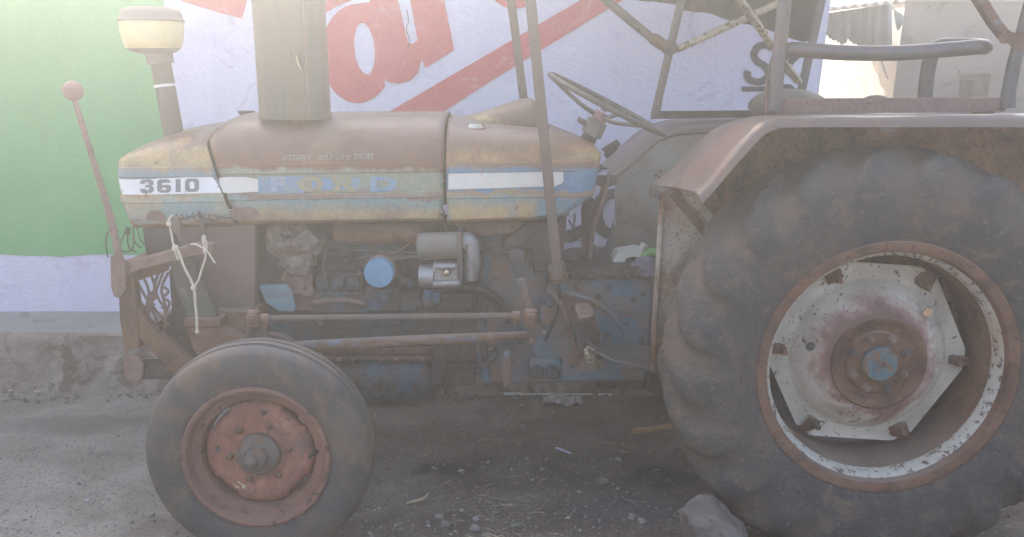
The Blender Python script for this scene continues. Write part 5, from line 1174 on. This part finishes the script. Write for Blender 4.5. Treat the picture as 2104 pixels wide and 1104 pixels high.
# roof frame and canvas
for a_, b_ in ((TN1, TF1), (TNR, TFF), (TN1, TNR), (TRR, TNR), (TF1, TFF), (TFF, TFR), (TRR, TFR)): rod('roof_tube', [a_, b_], .016, M_POLE)
low = [(1268, -6), (1300, 0), (1342, 4), (1388, 9), (1403, 22), (1456, 28), (1490, 40), (1513, 47), (1548, 53), (1608, 72), (1627, 80), (1658, 86), (1672, 60), (1684, 24), (1692, -6)]
lo = []
for i, (x, y) in enumerate(res(low, 4)): lo.append((x, y + 2.2 * noise.noise(Vector((x * .09, y * .2, 0)))))
TY = CYF + .06
bot = [P(x, y, TY) for x, y in lo]
r1 = [Vector((v.x, TY + .012 * noise.noise(v * 9), lerp(v.z, CZ, .35))) for v in bot]
r2 = [Vector((v.x + .0, TY + .01, CZ + .01)) for v in bot]
rws = [bot, r1, r2]
for k in range(1, 9):
    t = k / 8
    rws.append([Vector((lerp(v.x, v.x * .95 + .05, t), lerp(TY, CYN - .1, t), CZ + .035 + .05 * math.sin(t * 3.14) + .02 * noise.noise(Vector((v.x * 3, t * 3, 1))))) for v in bot])
M().grid(rws).build('canopy_cloth', M_TARP, T, smooth=60, solid=.004)
lc = M()
for i in range(5): lc.tube([P(1664 + i * 4.4, 82 - i * 19, CYF - .0), P(1672 + i * 4.6, 80 - i * 19, CYF - .022)], .0025, 5)
lc.build('lacing', M_ROPE, T, kind='stuff')

# ================================================================== LOOSE THINGS
def G(px, py, up=0.0):                        # the ground point under a photograph pixel
    z = 0.0
    for _ in range(8):
        Y = (CH - z) / math.tan(PITCH + math.atan((py - 552) / FOC)); q = P(px, py, Y); z = gz(q.x, q.y)
    return Vector((q.x, q.y, z + up))
def single(name, mm, mt, base_, label, cat, group=None, **kw):
    global ORG
    ORG = tuple(base_)
    return tag(mm.build(name, mt, None, **kw), label, cat, group)
# jerrycan, green hose end, rag
jl = [(1262, 520), (1268, 514), (1306, 508), (1316, 510), (1326, 524), (1328, 560), (1258, 560), (1257, 528)]
sl_ = [(1282, 528), (1288, 524), (1302, 522), (1306, 526), (1304, 534), (1298, 536), (1286, 537), (1281, 534)]
jm = flat_px([jl, sl_], 3.27, .10)
gbz = min(v.z for v in jm.v)
ORG = (P(1290, 560, 3.27).x, 3.27, gbz)
jc = thing('jerrycan', ORG, 'off-white plastic jerrycan with a handle slot standing on the gearbox', 'jerrycan')
jm.build('body', M_CAN, jc, bevel=.008)
q = P(1318, 508, 3.27); M().cyl(q - Vector((0, 0, .01)), q + Vector((.012, 0, .012)), .014).build('spout', M_CAN, jc)
hs_ = M().tube([P(1318, 538, 3.20), P(1326, 526, 3.20), P(1336, 520, 3.20), P(1352, 520, 3.20)], [.010, .016, .018, .018], 10, 4)
single('green_hose', hs_, M_GREEN, P(1335, 540, 3.20), 'short bright green plastic hose beside the off-white jerrycan', 'hose')
rg_ = M().ball(P(1326, 552, 3.16), .055, 24, (1.0, .6, .75), .5, 4)
single('rag', rg_, M_CLOTH, P(1326, 575, 3.16), 'grey violet rag bundled below the green hose on the gearbox', 'rag', smooth=50)
# ropes
RYY = 2.905
rp_ = M().tube([P(354, 442, RYY), P(347, 452, RYY), P(348, 462, RYY), P(352, 480, RYY), P(357, 505, RYY), P(366, 516, RYY), P(378, 548, RYY), P(392, 575, RYY), P(399, 594, RYY), P(401, 620, RYY), P(404, 650, RYY), P(405, 684, RYY)], [.0032, .0035, .004, .0034, .0036, .0048, .0046, .0046, .0055, .0048, .0048, .004], 8, 4)
rp_.ball(P(347, 461, RYY), .009, 10).ball(P(360, 510, RYY), .012, 10).ball(P(398, 592, RYY), .010, 10).ball(P(405, 682, RYY), .008, 8)
rp_.tube([P(358, 508, RYY - .005), P(362, 522, RYY), P(366, 534, RYY)], .004, 6, 3)
rp_.tube([P(399, 590, RYY), P(408, 575, RYY), P(414, 555, RYY), P(422, 530, RYY), P(421, 512, RYY), P(416, 490, RYY), P(420, 484, RYY)], .0035, 7, 4)
rp_.tube([P(392, 502, RYY), P(402, 502, RYY), P(414, 508, RYY), P(422, 514, RYY), P(430, 522, RYY), P(437, 533, RYY), P(442, 541, RYY)], .0032, 7, 4)
rp_.tube([P(422, 486, RYY), P(418, 500, RYY), P(424, 512, RYY), P(424, 500, RYY), P(419, 488, RYY)], .003, 6, 4).ball(P(422, 516, RYY), .009, 10)
single('knotted_rope', rp_, M_ROPE, P(404, 690, RYY), 'pale knotted rope hanging in front of the radiator', 'rope')
rc = []
for i in range(40):
    t = i / 39; q = G(lerp(16, 108, t), 806 + 5 * math.sin(t * 19), .008); rc.append(q + Vector((.03 * math.cos(t * 21), .02 * math.sin(t * 21), .008)))
single('old_rope', M().tube(rc, .0055, 6, 2), M_STRAW, G(60, 806), 'tan frayed rope lying curled at the foot of the plinth', 'rope')
# chock stone
sc_ = G(1462, 1120)
stn = M().ball((.635, 2.56, .055), .125, 26, (.84, .72, 1.12), .35, 11)
hull = []
random.seed(5)
for i, v in enumerate(stn.v):
    d = v - Vector((.635, 2.56, .055)); w = Vector((round(d.x * 11) / 11, round(d.y * 11) / 11, round(d.z * 11) / 11))
    v = v.lerp(Vector((.635, 2.56, .055)) + w, .22) + Vector((noise.noise(v * 14), noise.noise(v * 15 + Vector((3, 3, 3))), noise.noise(v * 16))) * .012; v.z = max(v.z, -.02)
    if v.z > .05: v.x += -(v.z - .05) * .28
    stn.v[i] = v
single('wheel_chock_stone', stn, M_STONE, (.6, 2.6, 0), 'large pale angular stone wedged against the rear tyre', 'stone', smooth=30)
# rod, wrapper, straw, plank, stick, leaf
a, bq = G(1036, 815, .012), G(1258, 815, .010)
rodm = M().cyl(a.lerp(bq, .17), bq, .006, n=10).cyl(a, a.lerp(bq, .17), .009, n=10).cyl(a.lerp(bq, .10), a.lerp(bq, .115), .009, n=10).cyl(a + Vector((-.004, 0, 0)), a.lerp(bq, .01), .009, n=10)
single('steel_rod', rodm, M_CAN, a, 'thin bright steel rod lying on the ground behind the gearbox', 'rod')
wm = M(); w0 = G(1156, 828); rws = []
for i in range(13):
    row = []
    for j in range(9):
        x = (i / 12 - .5) * .19; y = (j / 8 - .5) * .10
        z = .014 + .030 * noise.noise(Vector((x * 20, y * 24, 2))) + .016 * noise.noise(Vector((x * 55, y * 50, 7)))
        row.append(w0 + Vector((x + .012 * noise.noise(Vector((x * 30, y * 30, 9))), y, max(.002, z))))
    rws.append(row)
single('crumpled_wrapper', M().grid(rws), M_PLAST, w0, 'crumpled dirty plastic wrapper on the dark ground below the gearbox', 'wrapper', smooth=20, solid=.001)
a, bq = G(1143, 923, .006), G(1173, 934, .005)
single('drinking_straw', M().cyl(a, bq, .0042, n=10), M_VIOLET, a, 'short pale violet straw lying on the dark ground', 'straw')
a, bq = G(1296, 892, .014), G(1392, 881, .018)
dv = (bq - a).normalized(); sd = Vector((-dv.y, dv.x, 0))
pk = [a, a + dv * .05 + sd * .012, a + dv * .10 + sd * .006, bq + sd * .018, bq - sd * .014, a + dv * .06 - sd * .014]
single('wood_splinter', M().plate([v - Vector((0, 0, .012)) for v in pk], (0, 0, .018)), M_WOOD, a, 'split yellow piece of wood on the ground before the rear tyre', 'wood', bevel=.002)
a = G(716, 772)
a = Vector((P(716, 772, 3.55).x, 3.55, -.03)); M_ = M().plate([a + Vector((-.05, 0, .0)), a + Vector((.05, 0, 0)), a + Vector((.045, 0, .07)), a + Vector((.0, 0, .085)), a + Vector((-.05, 0, .06))], (0, .12, 0))
single('wooden_wedge', M_, M_WOOD, a, 'tan wooden wedge on the ground behind the front tyre', 'wedge', bevel=.004)
tw_ = [G(835, 1037, .006), G(850, 1035, .009), G(866, 1031, .010), G(876, 1025, .009), G(880, 1017, .006)]
single('curved_twig', M().tube(tw_, [.004, .005, .006, .005, .004], 7, 4), M_STRAW, tw_[0], 'curved pale twig lying by the front tyre', 'twig')
def leaf(px, py, s, mt, label, rot=0.3, cat='leaf', name='leaf'):
    c = G(px, py, .004); pts = [(-1, 0, 0), (-.5, .42, .10), (.2, .5, .16), (1, .05, .05), (.3, -.45, .12), (-.5, -.38, .04)]
    ca, sa = math.cos(rot), math.sin(rot)
    mm = M().plate([c + Vector(((x * ca - y * sa) * s, (x * sa + y * ca) * s, z * s)) for x, y, z in pts], (0, 0, .0012))
    single(name, mm, mt, c, label, cat)
leaf(1060, 1083, .024, M_LEAF, 'grey-green dry leaf among the pebbles at the bottom edge', .4)
leaf(1016, 912, .017, M_LEAF, 'small round greenish leaf on bare ground under the tractor', 1.2)
leaf(262, 1053, .010, M_PALM, 'white scrap of paper on the ground left of the front tyre', -.4, 'paper', 'paper_scrap')
leaf(178, 1030, .009, M_VIOLET, 'tiny violet scrap of paper far left on the ground', .6, 'paper', 'paper_scrap')
leaf(740, 838, .020, M_CLOTH, 'grey leaf lying behind the front tyre tread', .1)
STN = [(951, 886, .015, M_PEB, 'grey upright pebble below the middle of the oil pan'), (928, 941, .012, M_PEBR, 'reddish pebble at the edge of the black oil stain'),
       (1240, 995, .022, M_PEB, 'flat squarish grey stone between the straw and the chock stone'), (903, 1064, .014, M_PALM, 'pale upright pebble left of the leaf at the bottom edge'),
       (914, 1083, .017, M_PEB, 'grey pebble just below the pale upright pebble'), (976, 1092, .020, M_PEB, 'rounded grey pebble at the bottom edge of the picture'),
       (1320, 1075, .016, M_PALM, 'pale pebble left of the big chock stone'), (1300, 1068, .018, M_PEB, 'flat dark stone beside the pale pebble near the chock stone'),
       (1270, 947, .013, M_PALM, 'whitish pebble below the piece of wood'), (978, 1070, .012, M_PALM, 'small pale pebble above the rounded grey pebble'),
       (1042, 1078, .012, M_STONE, 'greyish pebble touching the dry leaf'), (892, 964, .009, M_PALM, 'tiny white pebble below the black oil stain'),
       (1113, 967, .012, M_PEB, 'grey pebble on dark ground below the violet straw'), (953, 1021, .017, M_PEBR, 'dark reddish stone right of the curved twig'),
       (1072, 1061, .011, M_PEBR, 'reddish pebble above the dry leaf'), (1235, 922, .015, M_PEBR, 'reddish stone right of the violet straw')]
random.seed(3)
for i, (px, py, r, mt, lab) in enumerate(STN):
    c = G(px, py); mm = M().ball(c + Vector((0, 0, r * .45)), r, 9, (1.15, .9, .7), .6, i)
    single('pebble', mm, mt, c, lab, 'pebble', 'pebbles scattered on the ground', smooth=30)
# gravel and straw nobody would count
def clutter(name, mt, n, rect, s0, s1, flat=.6, bias=None):
    mm = M()
    k = 0
    while k < n:
        px = random.uniform(rect[0], rect[2]); py = random.uniform(rect[1], rect[3])
        if bias and random.random() > bias(px, py): continue
        c = G(px, py); r = s0 + (s1 - s0) * random.random() ** 3; a_ = random.random() * 6.28
        d = [Vector((math.cos(a_ + q * 1.5708), math.sin(a_ + q * 1.5708), 0)) * r * random.uniform(.6, 1.2) for q in range(4)]
        mm.add([c + q + Vector((0, 0, r * .2)) for q in d] + [c + Vector((0, 0, r * flat * random.uniform(.7, 1.3))) + d[0] * .25, c - Vector((0, 0, r * .4))],
               [(0, 1, 4), (1, 2, 4), (2, 3, 4), (3, 0, 4), (1, 0, 5), (2, 1, 5), (3, 2, 5), (0, 3, 5)])
        k += 1
    global ORG
    ORG = (0, 2.5, 0)
    mm.build(name, mt, None, smooth=10, kind='stuff')
bb = lambda px, py: (.25 if px < 300 else 1.0) * (.35 + .65 * (py - 800) / 304)
clutter('gravel', M_PEB, 2600, (0, 815, 2104, 1130), .002, .013, .75, bias=bb)
clutter('red_gravel', M_PEBR, 700, (640, 830, 1500, 1110), .002, .014, .75, bias=bb)
clutter('pale_gravel', M_PALM, 520, (0, 820, 2104, 1120), .0013, .0075, .75, bias=bb)
cr = M()
for i in range(260):
    px = random.uniform(0, 1260); c = G(px, 803, 0); c.y = PY - .05 - random.random() ** 2 * .12; c.z = gz(c.x, c.y); r = .003 + .014 * random.random() ** 3
    cr.ball(c + Vector((0, 0, r * .3)), r, 6, (1.1, 1, .8), .5, i)
ORG = (-1, PY, -.07); cr.build('rubble', M_STONE, None, smooth=20, kind='stuff')
stw = M()
random.seed(11)
for i in range(85):
    k = random.random()
    if k < .45: px, py = random.gauss(1010, 60), random.gauss(1050, 28)
    elif k < .7: px, py = random.gauss(1060, 45), 1098 + random.random() * 14
    else: px, py = random.uniform(760, 1400), random.uniform(880, 1100)
    c = G(px, py, .004); a_ = random.gauss(0, .9); l = random.uniform(.012, .06)
    d = Vector((math.cos(a_), math.sin(a_), 0)) * l
    stw.tube([c - d / 2, c + Vector((random.uniform(-.006, .006), random.uniform(-.006, .006), random.uniform(.000, .005))), c + d / 2], random.uniform(.0005, .0012), 4, 2)
ORG = (0, 2.5, 0); stw.build('dry_straw', M_STRAW, None, kind='stuff')
dt = M()
for i in range(90):
    px = random.uniform(0, 1400); py = random.uniform(820, 1100); c = G(px, py, .003); a_ = random.random() * 6.28; r = random.uniform(.003, .009)
    dt.add([c + Vector((math.cos(a_ + q) * r * w, math.sin(a_ + q) * r * w, random.uniform(0, .004))) for q, w in ((0, 1), (1.5, .5), (3.1, 1), (4.6, .45))], [(0, 1, 2, 3)])
dt.build('litter_flakes', M_STRAW, None, kind='stuff')

# ================================================================== HAZE: added air volume standing in for lens glare
bm_ = M().box((-64, -44, -1.2), (64, 104, 4.2))
ORG = (0, 0, 0)
hz = bm_.build('glare_haze', None, None, smooth=1, kind='stuff')
hm = bpy.data.materials.new('glare_veil'); hm.use_nodes = True
nt = hm.node_tree; nt.nodes.remove(nt.nodes['Principled BSDF'])
pv = nt.nodes.new('ShaderNodeVolumePrincipled')
pv.inputs['Color'].default_value = (0.93, 0.92, 0.92, 1)
pv.inputs['Density'].default_value = HAZE_D
pv.inputs['Anisotropy'].default_value = HAZE_G
nt.links.new(pv.outputs[0], nt.nodes['Material Output'].inputs['Volume'])
hz.data.materials.append(hm)
